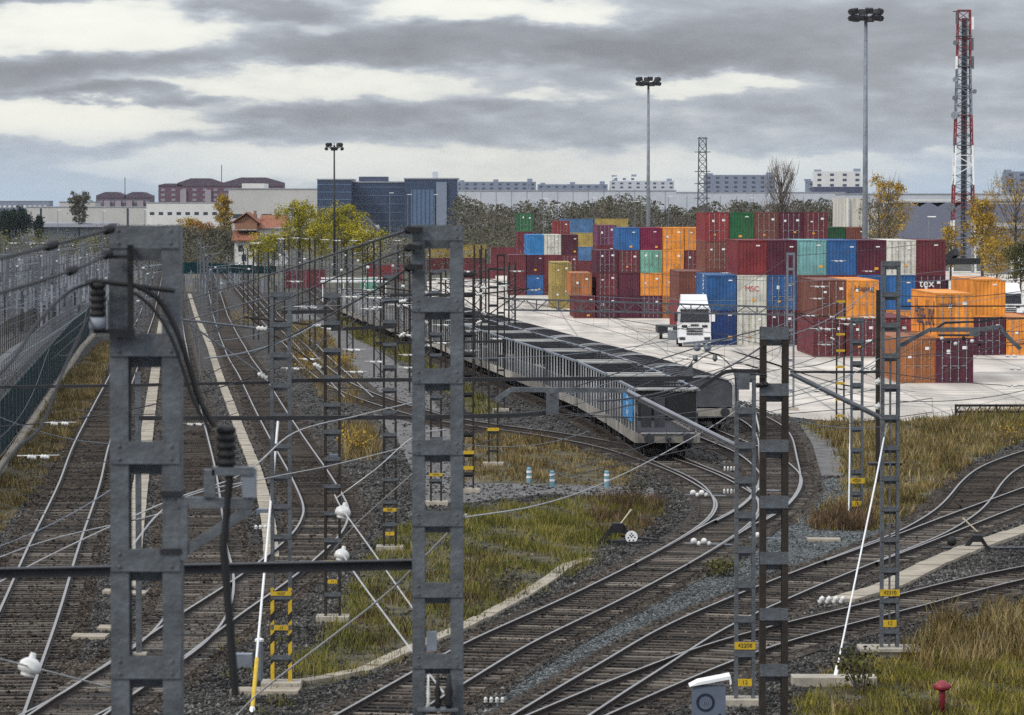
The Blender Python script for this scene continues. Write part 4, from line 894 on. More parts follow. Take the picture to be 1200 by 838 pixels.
# farther stacks on the left
for px, it, wh in [(596.5, [('maroon', B_), ('maroon', B_)], 'the leftmost two high stack at the yard edge'),
                   (617.2, [('blue', B_), ('darkmaroon', B_), ('brightblue', B_)], 'the three high stack topped by sky blue'),
                   (637.6, [('maroon', B_), ('maroon', B_), ('palewhite', D_)], 'the three high stack topped by off white'),
                   (657.6, [('maroon', B_), ('maroon', D_), ('darkmaroon', B_)], 'the three high stack right of the off white top')]:
    stack(px, 540, it, wh)
stack(646.5, 470, [('yellow', D_), ('yellow', D_)], 'the yellow stack left of the rusty orange end')
stack(607, 600, [('darkgreen', D_), ('maroon', D_), ('maroon', B_), ('green', D_)], 'the stack behind the sky blue container')
stack(966.0, 436, [('maroon', B_), ('maroon', B_), ('maroon', B_), ('darkgreen', B_)], 'the stack behind the right end of the tall row', Hc=H2)
stack(991.5, 436, [('maroon', B_), ('maroon', B_), ('maroon', B_), ('brown', B_)], 'the stack left of the tall floodlight mast', Hc=H2)
stack(700, 480, [('maroon', B_), ('maroon', B_), ('maroon', B_), ('purple', D_)], 'the stack peeping out behind the blue top', Hc=H2)
# broadside stacks, long side to the tracks
def broadside(px, d, items, where, L_=6.06, Hc=2.591):
    z = gz(d) + .016; 
    for i, (c, f) in enumerate(items):
        lab = f"{ADJ.get(c, c)} container seen side on, {'top' if i == len(items) - 1 else LV[i + 1]} of {where}" if len(items) > 1 else f"{ADJ.get(c, c)} container seen side on, {where}"
        container(c, f, XP(px, d), d, z, lab, L_, Hc, yaw=-math.pi / 2 + .03, marks=False); z += Hc + .004
broadside(656, 700, [('maroon', D_), ('steelblue', D_), ('yellow', D_), ('steelblue', D_)], 'the distant stack topped by faded blue')
broadside(697.5, 703, [('maroon', D_), ('maroon', D_), ('maroon', D_), ('yellow', D_)], 'the distant stack right of the faded blue one')
broadside(497, 735, [('maroon', D_), ('yellow', D_)], 'the long distant stack seen between portal mast legs', 12.19)
broadside(575, 690, [('maroon', D_), ('maroon', D_)], 'the distant stack left of the green end')
broadside(540, 660, [('maroon', D_)], 'low behind the thin dark masts')
broadside(335, 585, [('maroon', D_)], 'by the far end of the service road', 6.06, 2.896)
broadside(430, 640, [('red', D_)], 'half hidden by the thin mast near the yellow trees', 6.06, 2.896)
stack(422, 520, [('mint', B_)], 'near the far wagons', 6.06)
stack(650, 610, [('maroon', D_), ('maroon', D_), ('maroon', B_), ('red', D_)], 'the stack with a small red end left of the faded blue', Hc=H2)
# ------------------------------------------------------------------ rolling stock
m_wdark = mat('sooty wagon steel', (.030, .031, .036), .75, .1, .4, 1.2); m_wside = mat('dirty wagon side', (.040, .042, .050), .7, .1, .5, .7, stretch=(1, 1, .3), rnd=.5)
m_stake = mat('pale wagon stake', (.40, .40, .40), .6, .1, .3, 1.0, rnd=.45); m_sole = mat('dusty sole bar', (.25, .23, .20), .85, 0, .4, .9, rnd=.4); m_hood = mat('faded dark hood', (.055, .057, .064), .7, 0, .4, .7, rnd=.45)
m_bluep = mat('bright blue placard panel', (.03, .22, .50), .5, 0, .12, .8)
def bogie_mesh():
    fr = MB(); fr.box(-1.05, -.95, -1.5, 1.5, .45, .75); fr.box(.95, 1.05, -1.5, 1.5, .45, .75); fr.box(-.95, .95, -.25, .25, .5, .72)
    for y in (-.9, .9):
        for x in (-1.1, 1.1): fr.box(x - .08, x + .08, y - .18, y + .18, .32, .66)
    wh = MB()
    for s in (-1, 1): wh.lathe((s * .80, 0, .46), [(0, .46), (.06, .46), (.07, .42), (.12, .40)], (s, 0, 0), 18)
    wh.tube((-.8, 0, .46), (.8, 0, .46), .08, n=8)
    return fr.mesh('bogie', m_wdark), wh.mesh('wheelset', mat('worn wheel', (.05, .042, .038), .5, .5, .3, 3))
BG, WH = bogie_mesh()
buf = MB().lathe((0, 0, 0), [(0, .09), (.4, .09), (.401, .13), (.45, .13), (.451, .24), (.5, .24), (.52, .2)], (0, -1, 0), 12).mesh('buffer', m_wdark)
def wagon_base(o, L_):
    MB().box(-1.30, 1.30, .1, L_ - .1, .98, 1.08).build('deck', m_wdark, o)
    for s in (-1, 1): MB().box(s * 1.38 - .07, s * 1.38 + .07, 0, L_, .72, 1.16).build('sole_bar', m_sole, o)
    for y in (0, L_ - .14): MB().box(-1.30, 1.30, y, y + .14, .72, 1.12).build('buffer_beam', m_sole, o)
    for y in (2.3, L_ - 2.3):
        b = inst('bogie', BG, o, (0, y, 0))
        for k in (-.9, .9): inst('wheelset', WH, b, (0, k, 0))
    for x in (-.87, .87):
        inst('buffer', buf, o, (x, 0, .95)); inst('buffer', buf, o, (x, L_, .95), math.pi)
def make_stake_wagon(L_=14.2):
    o = thing('freight_wagon', 'x', 'freight wagon', group='stake sided wagons in a long train'); wagon_base(o, L_)
    for s in (-1, 1):
        MB().box(s * 1.37 - .02, s * 1.37 + .02, .25, L_ - .25, 1.17, 2.05).build('side_panel', m_wside, o)
        MB().box(s * 1.40 - .06, s * 1.40 + .06, .05, L_ - .05, 3.03, 3.13).build('top_rail', m_galv_far, o)
    for y in (.05, L_ - .95): MB().box(-1.33, 1.33, y, y + .9, 3.06, 3.14).build('end_platform', mat('pale dusty platform', (.34, .33, .31), .8, 0, .5, .6), o)
    xb = MB().box(-1.33, 1.33, -.05, .05, 3.04, 3.14).mesh('cross_beam', m_wdark)
    for k in range(1, 5): inst('cross_beam', xb, o, (0, L_ * k / 5, 0))
    st = MB().box(-.025, .025, -.035, .035, 1.17, 3.02).mesh('stake', m_stake); n = 10
    for i in range(n + 1):
        inst('stake', st, o, (-1.45, .3 + (L_ - .6) * i / n, 0))
        inst('stake', st, o, (1.30, .3 + (L_ - .6) * i / n, 0))
    for y in (.16, L_ - .22): MB().box(-1.30, 1.30, y, y + .06, 1.7, 3.0).build('end_wall', m_black, o)
    for x in (-.95, -.35): MB().box(x - .24, x + .24, .09, .15, 1.4, 2.75).build('end_plate', m_wside, o)
    MB().tube((-1.2, -.05, 1.14), (1.2, -.05, 1.14), .04).build('handrail', m_stake, o)
    cp = MB(); cp.box(-.1, .1, -.45, 0, .85, 1.0); cp.path([(0, -.3, .9), (.05, -.4, .6), (.1, -.2, .45)], .03); cp.build('coupling', m_wdark, o)
    return o
def make_hood_wagon(L_=13.6):
    o = thing('freight_wagon', 'x', 'freight wagon', group='hooded wagons in the farther train'); wagon_base(o, L_)
    arch = [(1.36 * math.cos(t), 2.25 + .42 * math.sin(t)) for t in [math.pi * k / 12 for k in range(13)]]
    MB().prism([(1.36, 1.17)] + arch + [(-1.36, 1.17)], .4, L_ - .4).build('hood', m_hood, o, smooth=False)
    rib = MB(); ring = [(1.42 * math.cos(t), 2.27 + .46 * math.sin(t)) for t in [math.pi * k / 12 for k in range(13)]]
    poly = [(1.42, 1.17)] + ring + [(-1.42, 1.17)]
    for i in range(len(poly) - 1):
        (xa, za), (xb, zb) = poly[i], poly[i + 1]; rib.bar((xa, 0, za), (xb, 0, zb), .12, .07)
    rm = rib.mesh('rib', m_stake); rd = rib.mesh('rib', m_wdark)
    inst('rib', rm, o, (0, .36, 0)); inst('rib', rm, o, (0, L_ - .36, 0))
    for i in range(1, 8): inst('rib', rd, o, (0, .36 + (L_ - .72) * i / 8, 0))
    return o
def along(path, s0):
    acc = 0
    for a, b in zip(path, path[1:]):
        d = (b - a).length
        if acc + d >= s0: return a + (b - a) * ((s0 - acc) / d)
        acc += d
    return path[-1]
ORD = ['first', 'second', 'third', 'fourth', 'fifth', 'sixth', 'seventh', 'eighth', 'ninth', 'tenth', 'eleventh', 'twelfth', 'thirteenth', 'fourteenth', 'fifteenth', 'sixteenth', 'seventeenth', 'eighteenth']
def make_train(proto, path, start, n, pitch, L_, lab):
    out = []
    for i in range(n):
        a, b = along(path, start + i * pitch), along(path, start + i * pitch + L_); o = proto if i == 0 else copy_tree(proto)
        o.location = (a.x, a.y, gz(a.y) + .19); o.rotation_euler = (0, 0, math.atan2(b.y - a.y, b.x - a.x) - math.pi / 2); o['label'] = lab(i); out.append(o)
    return out
s_at = 0
for a, b in zip(TRAIN, TRAIN[1:]):
    if b.y > 167.5: break
    s_at += (b - a).length
tr1 = make_train(make_stake_wagon(), TRAIN, s_at, 17, 15.3, 14.2, lambda i: 'end wagon of the stake sided train, with a blue panel on its side' if i == 0 else f'stake sided grey wagon, {ORD[i]} from the blue panel end of its train')
pn = MB().box(-1.53, -1.50, .5, 5.2, 1.62, 2.9).build('placard_panel', m_bluep, tr1[0])
for i, ch in enumerate('AXH'):
    q = inst('lettering', text_mesh(ch, .42, m_ctext), pn, (-1.54, 2.85, 2.62 - i * .36)); q.rotation_euler = (R(90), 0, R(-90)); q.scale = (3.0, 1, 1)
T2 = offset(TRAIN, 4.1)
s_b = 0
for a, b in zip(T2, T2[1:]):
    if b.y > 188: break
    s_b += (b - a).length
make_train(make_hood_wagon(), T2, s_b, 11, 14.8, 13.6, lambda i: 'hooded dark wagon at the near end of the farther train' if i == 0 else f'hooded dark wagon, {ORD[i]} from the near end of the farther train')

# ------------------------------------------------------------------ trucks and machines
m_cab = mat('white truck paint', (.80, .80, .80), .35, 0, .05, 1); m_tyre = mat('truck tyre', (.015, .015, .016), .8, 0, .2, 4)
def truck(label, px, py, tractor=True, rz=0):
    p = at(px, py); o = thing('truck', label, 'truck', (p.x, p.y, gz(p.y) + .02), rz); o.scale = (1.06, 1.06, 1.06)
    w = 1.24; c = MB()
    c.prism([(-w, .62), (w, .62), (w, 2.75), (1.12, 3.05), (-1.12, 3.05), (-w, 2.75)], .05, 2.2); c.build('cab', m_cab, o)
    c = MB(); c.add([(-1.1, .35, 3.052), (1.1, .35, 3.052), (1.1, 2.2, 3.052), (-1.1, 2.2, 3.052), (-.95, 1.0, 3.9), (.95, 1.0, 3.9), (1.0, 2.2, 3.98), (-1.0, 2.2, 3.98)], [(3, 2, 1, 0), (4, 5, 6, 7), (0, 1, 5, 4), (1, 2, 6, 5), (2, 3, 7, 6), (3, 0, 4, 7)]); c.build('roof_fairing', m_cab, o)
    MB().prism([(-1.12, 1.9), (1.12, 1.9), (1.06, 2.72), (-1.06, 2.72)], 0, .049).build('windscreen', m_glass, o)
    MB().box(-1.1, 1.1, -.18, .049, 2.76, 2.9).build('sun_visor', m_dark, o)
    for s in (-1, 1): MB().box(s * .52 - .5, s * .52 + .5, -.012, -.002, 1.93, 1.97).build('wiper', m_black, o)
    g = MB()
    for z in (.95, 1.15, 1.35): g.box(-.62, .62, -.02, .049, z, z + .1)
    g.build('grille', m_dark, o); MB().box(-.3, .3, -.03, .049, 1.62, 1.74).build('badge_strip', m_dark, o)
    MB().prism([(-1.25, .32), (1.25, .32), (1.25, .86), (-1.25, .86)], -.12, .5).build('bumper', m_cab, o)
    for s in (-1, 1):
        MB().box(s * .95 - .22, s * .95 + .22, -.15, -.121, .55, .76).build('headlight', m_glass, o); MB().box(s * .78 - .2, s * .78 + .2, -.01, .048, 1.5, 1.68).build('air_intake', m_dark, o)
        mr = MB(); mr.box(s * 1.42 - .13, s * 1.42 + .13, -.1, .12, 1.95, 2.65); mr.build('mirror', m_dark if s < 0 else m_cab, o)
        MB().bar((s * 1.2, .1, 2.6), (s * 1.42, 0, 2.6), .05).build('mirror_arm', m_dark, o)
    wh = MB().lathe((-.14, 0, .5), [(0, .30), (.01, .5), (.27, .5), (.28, .3)], (1, 0, 0), 18).mesh('wheel', m_tyre)
    MB().box(-.42, .42, .6, 6.0, .6, .95).build('chassis', m_dark, o)
    for y in (1.1, 4.8):
        for s in (-1, 1): inst('wheel', wh, o, (s * 1.05, y, 0))
    MB().box(-1.9, -1.25, 2.4, 3.8, .45, 1.15).build('fuel_tank', m_galv_far, o)
    return o
truck('white truck tractor with dark windscreen parked before the red container', 814, 407)
o = truck('white truck cab half hidden behind orange containers at right', 1184, 378)
# trailer at the truck's left rear with its dark tyres
p = at(795, 398); o = thing('trailer', 'low dark trailer with tyres standing at the left of the white truck', 'trailer', (p.x - .9, p.y + .6, gz(p.y)))
MB().box(-.9, .9, 0, 5.0, .55, 1.15).build('bed', m_dark, o); MB().box(.0, .45, -.1, -.01, .25, 1.1).build('mudguard', m_white, o)
for x in (-.6, .68): inst('wheel', MB().lathe((-.13, 0, .52), [(0, .30), (.01, .52), (.26, .52), (.27, .3)], (1, 0, 0), 18).mesh('wheel', m_tyre), o, (x, .45, 0))
# reach stacker
p = Vector((XP(1118, 430), 430, gz(430))); o = thing('container_handler', 'black container handler with a raised boom behind the maroon top container', 'reach stacker', p, .5)
MB().box(-1.6, 1.6, 0, 7.5, 1.0, 2.2).build('chassis', m_dark, o); MB().box(-.8, .8, 2.2, 4.6, 2.3, 4.3).build('cab', m_black, o)
MB().bar((-.6, 6.8, 3.6), (-.6, -1.2, 7.6), .7, .8).build('boom', m_dark, o); MB().box(-3.2, 2.4, -1.8, -.6, 6.2, 6.9).build('spreader', m_dark, o)
for x in (-1.5, 1.5):
    for y in (1.2, 6.2): inst('wheel', MB().lathe((-.3, 0, .85), [(0, .5), (.01, .85), (.6, .85), (.61, .5)], (1, 0, 0), 18).mesh('wheel', m_tyre), o, (x, y, 0))

# ------------------------------------------------------------------ tall lamps, pylon, telecom mast
def floodlight(label, px, d, top_py, rw, n, poles=m_galv_far, dark=False):
    zt = P(px, top_py, d).z - gz(d); o = thing('floodlight_mast', label, 'floodlight mast', (XP(px, d), d, gz(d)), group='tall floodlight masts')
    MB().tube((0, 0, 0), (0, 0, zt - .6), .011 * zt, .0055 * zt, n=12).build('pole', poles, o, smooth=True)
    c = MB(); c.lathe((0, 0, zt - 1.1), [(0, rw * .16), (.12, rw * .5), (.2, rw * .5), (.25, .2), (.75, .15)], n=16)
    for i in range(12):
        a = 2 * math.pi * i / 12; c.bar((0, 0, zt - 1.2), (math.cos(a) * rw, math.sin(a) * rw, zt - .5), .1)
    c.build('carriage', m_dark, o)
    lm = MB(); lm.box(-.42, .42, -.25, .1, -.32, .28); lm.box(-.36, .36, .1, .25, -.2, .2); mesh = lm.mesh('lamp', m_dark)
    for i in range(n):
        a = 2 * math.pi * (i + .25) / n; q = inst('lamp', mesh, o, (math.cos(a) * rw * .92, math.sin(a) * rw * .92, zt - (.25 if i % 2 else 1.0)), a + math.pi / 2 + math.pi); q.rotation_euler.x = R(-25)
    MB().tube((0, 0, zt - .5), (0, 0, zt + .2), .06).build('spike', m_dark, o); return o
floodlight('tallest grey floodlight mast, right of the white and navy tower', 1013.5, 415, 11, 1.85, 12)
floodlight('slimmer grey floodlight mast behind the left container block', 759.5, 600, 91, 1.95, 12)
floodlight('short dark lamp mast between the two yellow trees', 392, 690, 168, 1.6, 8, m_dark)
def lattice(o, h, wb, wt, panels, r, mats, depth=True):
    """square lattice: one mesh for each leg, one part for the bracing of each panel"""
    def cpos(i, t): w = (wb + (wt - wb) * t) / 2; return Vector(((-1, 1, 1, -1)[i] * w, (-1, -1, 1, 1)[i] * w, h * t))
    for k in range(panels):
        t0, t1 = k / panels, (k + 1) / panels; b = MB()
        for i in range(4):
            j = (i + 1) % 4; b.bar(cpos(i, t0), cpos(j, t1), r); b.bar(cpos(j, t0), cpos(i, t1), r); b.bar(cpos(i, t1), cpos(j, t1), r)
        b.build('bracing', mats[k % len(mats)], o)
    return cpos
d = 900; zt = P(823, 161, d).z - gz(d)
o = thing('pylon', 'dark lattice electricity pylon with short arms behind the containers', 'pylon', (XP(823, d), d, gz(d)))
cp = lattice(o, zt, 2.6, 1.7, 16, .10, [m_galv])
for i in range(4): MB().bar(cp(i, 0), cp(i, 1), .2).build('leg', m_galv, o)
for z in (.99, .88, .72, .62, .50):
    MB().bar((-1.9 if z < .9 else -1.2, 0, zt * z), (1.9 if z < .9 else 1.2, 0, zt * z), .18).build('cross_arm', m_galv, o)
m_red = mat('aviation red paint', (.19, .022, .028), .5, 0, .2, 1.5)
d = 720; zt = P(1128, 12, d).z - gz(d); o = thing('telecom_tower', 'red and white lattice telecom tower with antennas at right', 'telecom tower', (XP(1128, d), d, gz(d)))
bands = [m_white, m_red, m_white, m_red, m_white, m_red]; wb, wt = 4.4, 2.3
def cpos(i, t): w = (wb + (wt - wb) * min(1, t * 1.15)) / 2; return Vector(((-1, 1, 1, -1)[i] * w, (-1, -1, 1, 1)[i] * w, zt * t))
edges = [0, .20, .335, .485, .60, .785, 1.0]
cols = [m_white, m_red, m_white, m_red, m_galv_far, m_red]
for k in range(6):
    for i in range(4): MB().bar(cpos(i, edges[k]), cpos(i, edges[k + 1]), .34 - .025 * k).build('leg', cols[k], o)
    npn = max(2, int((edges[k + 1] - edges[k]) * 30))
    for q in range(npn):
        t0 = edges[k] + (edges[k + 1] - edges[k]) * q / npn; t1 = edges[k] + (edges[k + 1] - edges[k]) * (q + 1) / npn; b = MB()
        for i in range(4): j = (i + 1) % 4; (b.bar(cpos(i, t0), cpos(j, t1), .13) if (q + i) % 2 else b.bar(cpos(j, t0), cpos(i, t1), .13)); b.bar(cpos(i, t1), cpos(j, t1), .12)
        b.build('bracing', m_galv_far if k in (0,) else (cols[k] if q % 3 else m_galv), o)
MB().tube((0, 0, 2), (0, 0, zt * .97), .42, n=8).build('cable_ladder', mat('cable bundle', (.06, .065, .08), .7, 0, .4, 2), o)
MB().bar((.5, -.5, zt * .05), (.5, -.5, zt * .97), .3).build('feeder', m_galv, o)
for z in (.30, .485, .60, .70, .785, .90): MB().box(-1.5, 1.5, -1.5, 1.5, zt * z, zt * z + .15).build('platform', m_galv, o)
for i, (x, z, r) in enumerate([(-1.7, .60, .75), (-1.7, .665, .5), (-1.6, .735, .55), (-1.6, .875, .5), (1.7, .69, .45), (-2.3, .25, .8), (2.2, .27, .6)]):
    q = MB(); q.lathe((x, -1.6, zt * z), [(0, r * .3), (-.0, r * .3), (.25, r), (.5, r), (.52, r * .9)], (.5 if x > 0 else -.5, -1, 0), 14); q.bar((x, -1.5, zt * z), (x * .5, -.6, zt * z), .12); q.build('dish_antenna', m_galv if i % 2 else m_galv_far, o)
for i, (x, z) in enumerate([(1.55, .95), (-1.5, .97), (1.5, .87), (1.75, .47), (-1.75, .48), (1.6, .80), (-1.5, .80)]):
    q = MB().box(x - .22, x + .22, -1.5, -1.15, zt * z - 1.2, zt * z + 1.2); q.bar((x, -1.2, zt * z), (x * .6, -.5, zt * z), .1); q.build('panel_antenna', m_galv if i % 3 else m_white, o)
MB().bar((-2.2, -.5, zt * .995), (1.3, -.5, zt * .995), .16).build('top_bar', m_dark, o)
# thin street lamps beyond the yard
sl_m = MB().tube((0, 0, 0), (0, 0, 1), .010, .006, n=6).mesh('pole', m_galv_far); hd_m = MB().box(-.9, .9, -.2, .2, -.1, .12).mesh('lamp', m_white)
for i, (px, top, d) in enumerate([(637, 233, 950), (651, 240, 950), (694, 232, 960), (744, 236, 950), (752, 238, 955), (783, 230, 960), (457, 226, 1150), (478, 228, 1150), (509, 228, 1180), (550, 238, 1000), (556, 240, 1000), (1088, 254, 640), (879, 232, 1000), (68, 246, 1200), (121, 247, 1200), (170, 246, 1200)]):
    zt = P(px, top, d).z - gz(d); o = thing('street_lamp', 'thin pale street lamp standing before distant trees and buildings', 'street lamp', (XP(px, d), d, gz(d)), group='thin street lamps beyond the yard')
    q = inst('pole', sl_m, o); q.scale = (12, 12, zt); inst('lamp', hd_m, o, (.5, 0, zt), scale=(.8, .8, .8))
# ------------------------------------------------------------------ lattice masts and portals of the overhead line
def channel(x0, x1, y0, y1, z0, z1, t, outer):
    """a rolled C channel: web on the outer side, flanges to the front and back"""
    b = MB(); b.box(x0, x1, y0, y0 + t, z0, z1); b.box(x0, x1, y1 - t, y1, z0, z1)
    if outer < 0: b.box(x0, x0 + t, y0 + t, y1 - t, z0, z1)
    else: b.box(x1 - t, x1, y0 + t, y1 - t, z0, z1)
    return b
def mast(label, px, base, top_py, width, leg_w, spacing, bh, m=m_galv, mb=None, depth=.22, plates=(), by_depth=False, plinth=True, foot=None, z0b=.9, group='lattice masts of the overhead line', top_cap=False, arm=0):
    if by_depth: Y = base; b = Vector((XP(px, Y), Y, gz(Y)))
    else: b = at(px, base); Y = b.y
    x = P(px, (base if not by_depth else 838), Y).x if not by_depth else P(px, 500, Y).x
    zt = P(px, top_py, Y).z - b.z; o = thing('lattice_mast', label, 'lattice mast', (x, Y, b.z), group=group); w = width / 2; t = max(.010, leg_w * .14)
    for s in (-1, 1): channel(*( (-w, -w + leg_w) if s < 0 else (w - leg_w, w)), -depth / 2, depth / 2, .0, zt, t, s).build('leg', [m], o)
    bq = MB().box(-w + .004, w - .004, -.007, .007, -bh / 2, bh / 2)
    if Y < 100:                                        # bolt heads at both ends of the plate
        for sx in (-1, 1):
            for sz in (-.28, .28): bq.lathe((sx * (w - leg_w / 2), -.007, sz * bh), [(0, .013), (.009, .013), (.011, .008)], (0, -1, 0), 6)
    bt = bq.mesh('batten_plate', mb or m); n = max(2, int(round((zt - z0b) / spacing)))
    zs = [zt - bh / 2 - i * spacing for i in range(n + 1) if zt - bh / 2 - i * spacing > .3]
    for i, z in enumerate(zs):
        for y in (-depth / 2 - .0075, depth / 2 + .0075):
            if y > 0 and Y > 150: continue
            inst('batten_plate', bt, o, (0, y, z if y < 0 else z - spacing * .12))
    if top_cap: MB().box(-w - .01, w + .01, -depth / 2 - .02, depth / 2 + .02, zt, zt + .02).build('cap', m, o)
    if arm:
        za = zt - .9; MB().tube((arm * w, 0, za), (arm * (w + 2.2), 0, za + .25), .03, n=6).build('cantilever', m, o); MB().tube((arm * w, 0, za - 1.2), (arm * (w + 2.0), 0, za + .2), .025, n=6).build('stay', m, o); MB().tube((arm * w, 0, zt - .1), (arm * (w + 1.9), 0, za + .25), .015, n=5).build('tie', m, o)
        for zz, dz in ((za, .11), (za - 1.2, .6)): MB().lathe((arm * (w + .06), 0, zz + dz * .05), [(0, .02), (.04, .07), (.09, .04), (.13, .075), (.18, .04), (.22, .07), (.28, .02)], (arm, 0, dz), 8).build('insulator', m_porc, o, smooth=True)
    for py, txt, wd, ht in plates:
        z = P(px, py, Y).z - b.z; pl = MB().box(-wd / 2, wd / 2, -depth / 2 - .03, -depth / 2 - .018, z - ht / 2, z + ht / 2).build('number_plate', m_yellow, o)
        if txt: q = inst('lettering', text_mesh(txt, ht * .78, m_blacktxt, .002), pl, (0, -depth / 2 - .033, z)); q.rotation_euler = (R(90), 0, 0)
    if plinth: MB().box(-w - .22, w + .22, -depth / 2 - .3, depth / 2 + .3, -.2, .16).build('plinth', m_conc, o)
    return o
def foot_paint(o, width, leg_w, depth, z0, z1):
    w = width / 2
    for s in (-1, 1):
        xa, xb = (-w - .004, -w + leg_w) if s < 0 else (w - leg_w, w + .004)
        MB().box(xa, xb, -depth / 2 - .004, -depth / 2 - .0005, z0, z1).build('painted_foot', m_yellow, o)
def insulator(name, p, axis, L_, r, m=m_porc, n=5, label=None, parent=None, group=None, cat='insulator'):
    """ribbed rod insulator"""
    pr = [(0, r * .4)]; st = L_ / n
    for i in range(n):
        a = i * st; pr += [(a + st * .15, r * .45), (a + st * .3, r), (a + st * .55, r * .95), (a + st * .7, r * .45)]
    pr.append((L_, r * .4)); b = MB().lathe(p, pr, axis, 10)
    o = b.build(name, m, parent, smooth=True, world=True)
    if label: tag(o, label, cat, group)
    return o
# --- the two big portal masts in front
M1 = mast('nearest thick grey lattice mast with black insulators on its left', 172, 27.4, 264, .515, .135, .785, .165, depth=.24, by_depth=True, plinth=False)
M2 = mast('second thick grey lattice mast, in the middle of the picture', 513, 36.8, 264, .50, .125, .70, .145, depth=.22, by_depth=True, plinth=False)
def hung(parent, mb, name, m, smooth=False): return mb.build(name, m, parent, world=True, smooth=smooth)
def box_px(px0, px1, py0, py1, Y, dy=.12, y_off=0):
    a, b = P(px0, py1, Y), P(px1, py0, Y); return MB().box(a.x, b.x, Y - dy / 2 + y_off, Y + dy / 2 + y_off, a.z, b.z)
Y1 = 27.4; yf = Y1 - .22
hung(M1, box_px(150, 156, 287, 392, yf, .05), 'clamp_bar', m_black); hung(M1, box_px(132, 157, 386, 395, yf, .08), 'clamp_plate', m_black)
hung(M1, box_px(128, 156, 299, 303, yf, .06), 'clamp_arm', m_black)
hung(M1, MB().path([P(100, 331, yf), P(112, 329, yf), P(150, 334, yf), P(205, 341, yf)], .018), 'cable_arm', m_black)
br = MB(); a = P(208, 588, Y1 - .1); b = P(296, 590, Y1 - .1); br.bar(a, b, .07, .075); br.bar(P(213, 648, Y1 - .1), P(292, 597, Y1 - .1), .06, .07); br.bar(P(216, 590, Y1 - .1), P(216, 655, Y1 - .1), .05, .09); hung(M1, br, 'bracket', m_galv)
for py in (577, 644): hung(M1, box_px(190, 215, py - 3, py + 3, Y1, .30), 'clamp_band', m_dark)
# the bushing on the left and the switch on the bracket: things mounted on the mast
def bushing(label, px, py_top, py_bot, Y, rw, name='insulator'):
    a, b = P(px, py_bot, Y), P(px, py_top, Y); L_ = (b - a).length; o = thing(name, label, 'insulator', a)
    pr = [(0, rw * .75)]; n = 5
    for i in range(n): h = L_ * (i + .1) / n; pr += [(h, rw * .8), (h + L_ * .05, rw), (h + L_ * .11, rw), (h + L_ * .16, rw * .78)]
    pr.append((L_, rw * .6)); MB().lathe((0, 0, 0), pr, n=14).build('shed_body', m_black, o, smooth=True); return o, L_
o, L_ = bushing('fat black insulator hanging at the left of the nearest mast', 114.5, 331, 372, yf, .060)
MB().lathe((0, 0, -.09), [(0, .05), (.02, .065), (.09, .065)], n=14).build('grey_cap', m_galv_far, o, smooth=True); MB().bar((-.03, 0, -.1), (.10, 0, -.1), .03).build('terminal', m_black, o)
o, L_ = bushing('dark ribbed switch insulator standing on the bracket of the nearest mast', 265, 499, 547, Y1 - .1, .074)
MB().box(-.10, .20, -.06, .06, -.06, 0).build('base_plate', m_galv, o); MB().box(-.16, -.08, -.06, .06, -.22, -.02).build('mount', m_galv, o); MB().box(.12, .22, -.05, .05, -.22, -.01).build('mount', m_galv_far, o)
tag(MB().tube(P(270, 549, Y1 - .12), P(262, 640, Y1 - .12), .028, n=8).tube(P(262, 640, Y1 - .12), P(276, 815, Y1 - .12), .03, .03, n=8).build('operating_rod', m_black, world=True), 'long black rod hanging from the switch on the nearest mast', 'operating rod')
# cables at the nearest mast
def cable(label, pts, r, m=m_black, name='cable', cat='cable', group=None, step=None):
    pts = [Vector(p) for p in pts]; c = catmull(pts, step or max(.08, sum((b - a).length for a, b in zip(pts, pts[1:])) / 60)) if len(pts) > 2 else pts
    return tag(MB().path(c, r, 6).build(name, m, world=True), label, cat, group)
cable('thick black cable looping from the mast down to the switch', [P(x, y, yf) for x, y in ((157, 334), (184, 349), (206, 385), (222, 430), (234, 470), (252, 500))], .022)
cable('second black cable beside the one looping to the switch', [P(x, y, yf - .05) for x, y in ((157, 343), (178, 360), (200, 394), (214, 432), (227, 470), (247, 506))], .014)
cable('black cable running left and down from the fat black insulator', [P(x, y, Y) for x, y, Y in ((108, 331, yf), (84, 340, 26.6), (62, 358, 25.5), (38, 386, 24.5), (16, 420, 23.5), (-30, 470, 22))], .013)
cable('black cable from the fat black insulator down to the left edge', [P(x, y, Y) for x, y, Y in ((104, 372, yf), (90, 400, 26.5), (72, 440, 25.5), (48, 500, 24.5), (16, 530, 23.5), (-30, 600, 22))], .012)
for i, (a, b, c, lab) in enumerate([((131, 268), (60, 288), (-60, 318), 'uppermost feeder cable running left from the nearest mast top'), ((128, 297), (84, 317), (-60, 362), 'second feeder cable running left from the nearest mast'), ]):
    cable(lab, [P(*a, yf), P(*b, 24), P(*c, 19)], .011)
    q = P(*a, yf); w = (P(*b, 24) - q).normalized()
    insulator('insulator', q - w * -.02, w, .34, .035, m_black, 5, ['black strain insulator at the top left of the nearest mast', 'black strain insulator just under the mast top insulator'][i])
    insulator('insulator', P(*b, 24) - w * .2, w, .42, .03, m_black, 6, ['black strain insulator midway on the uppermost feeder cable', 'black strain insulator midway on the second feeder cable'][i])
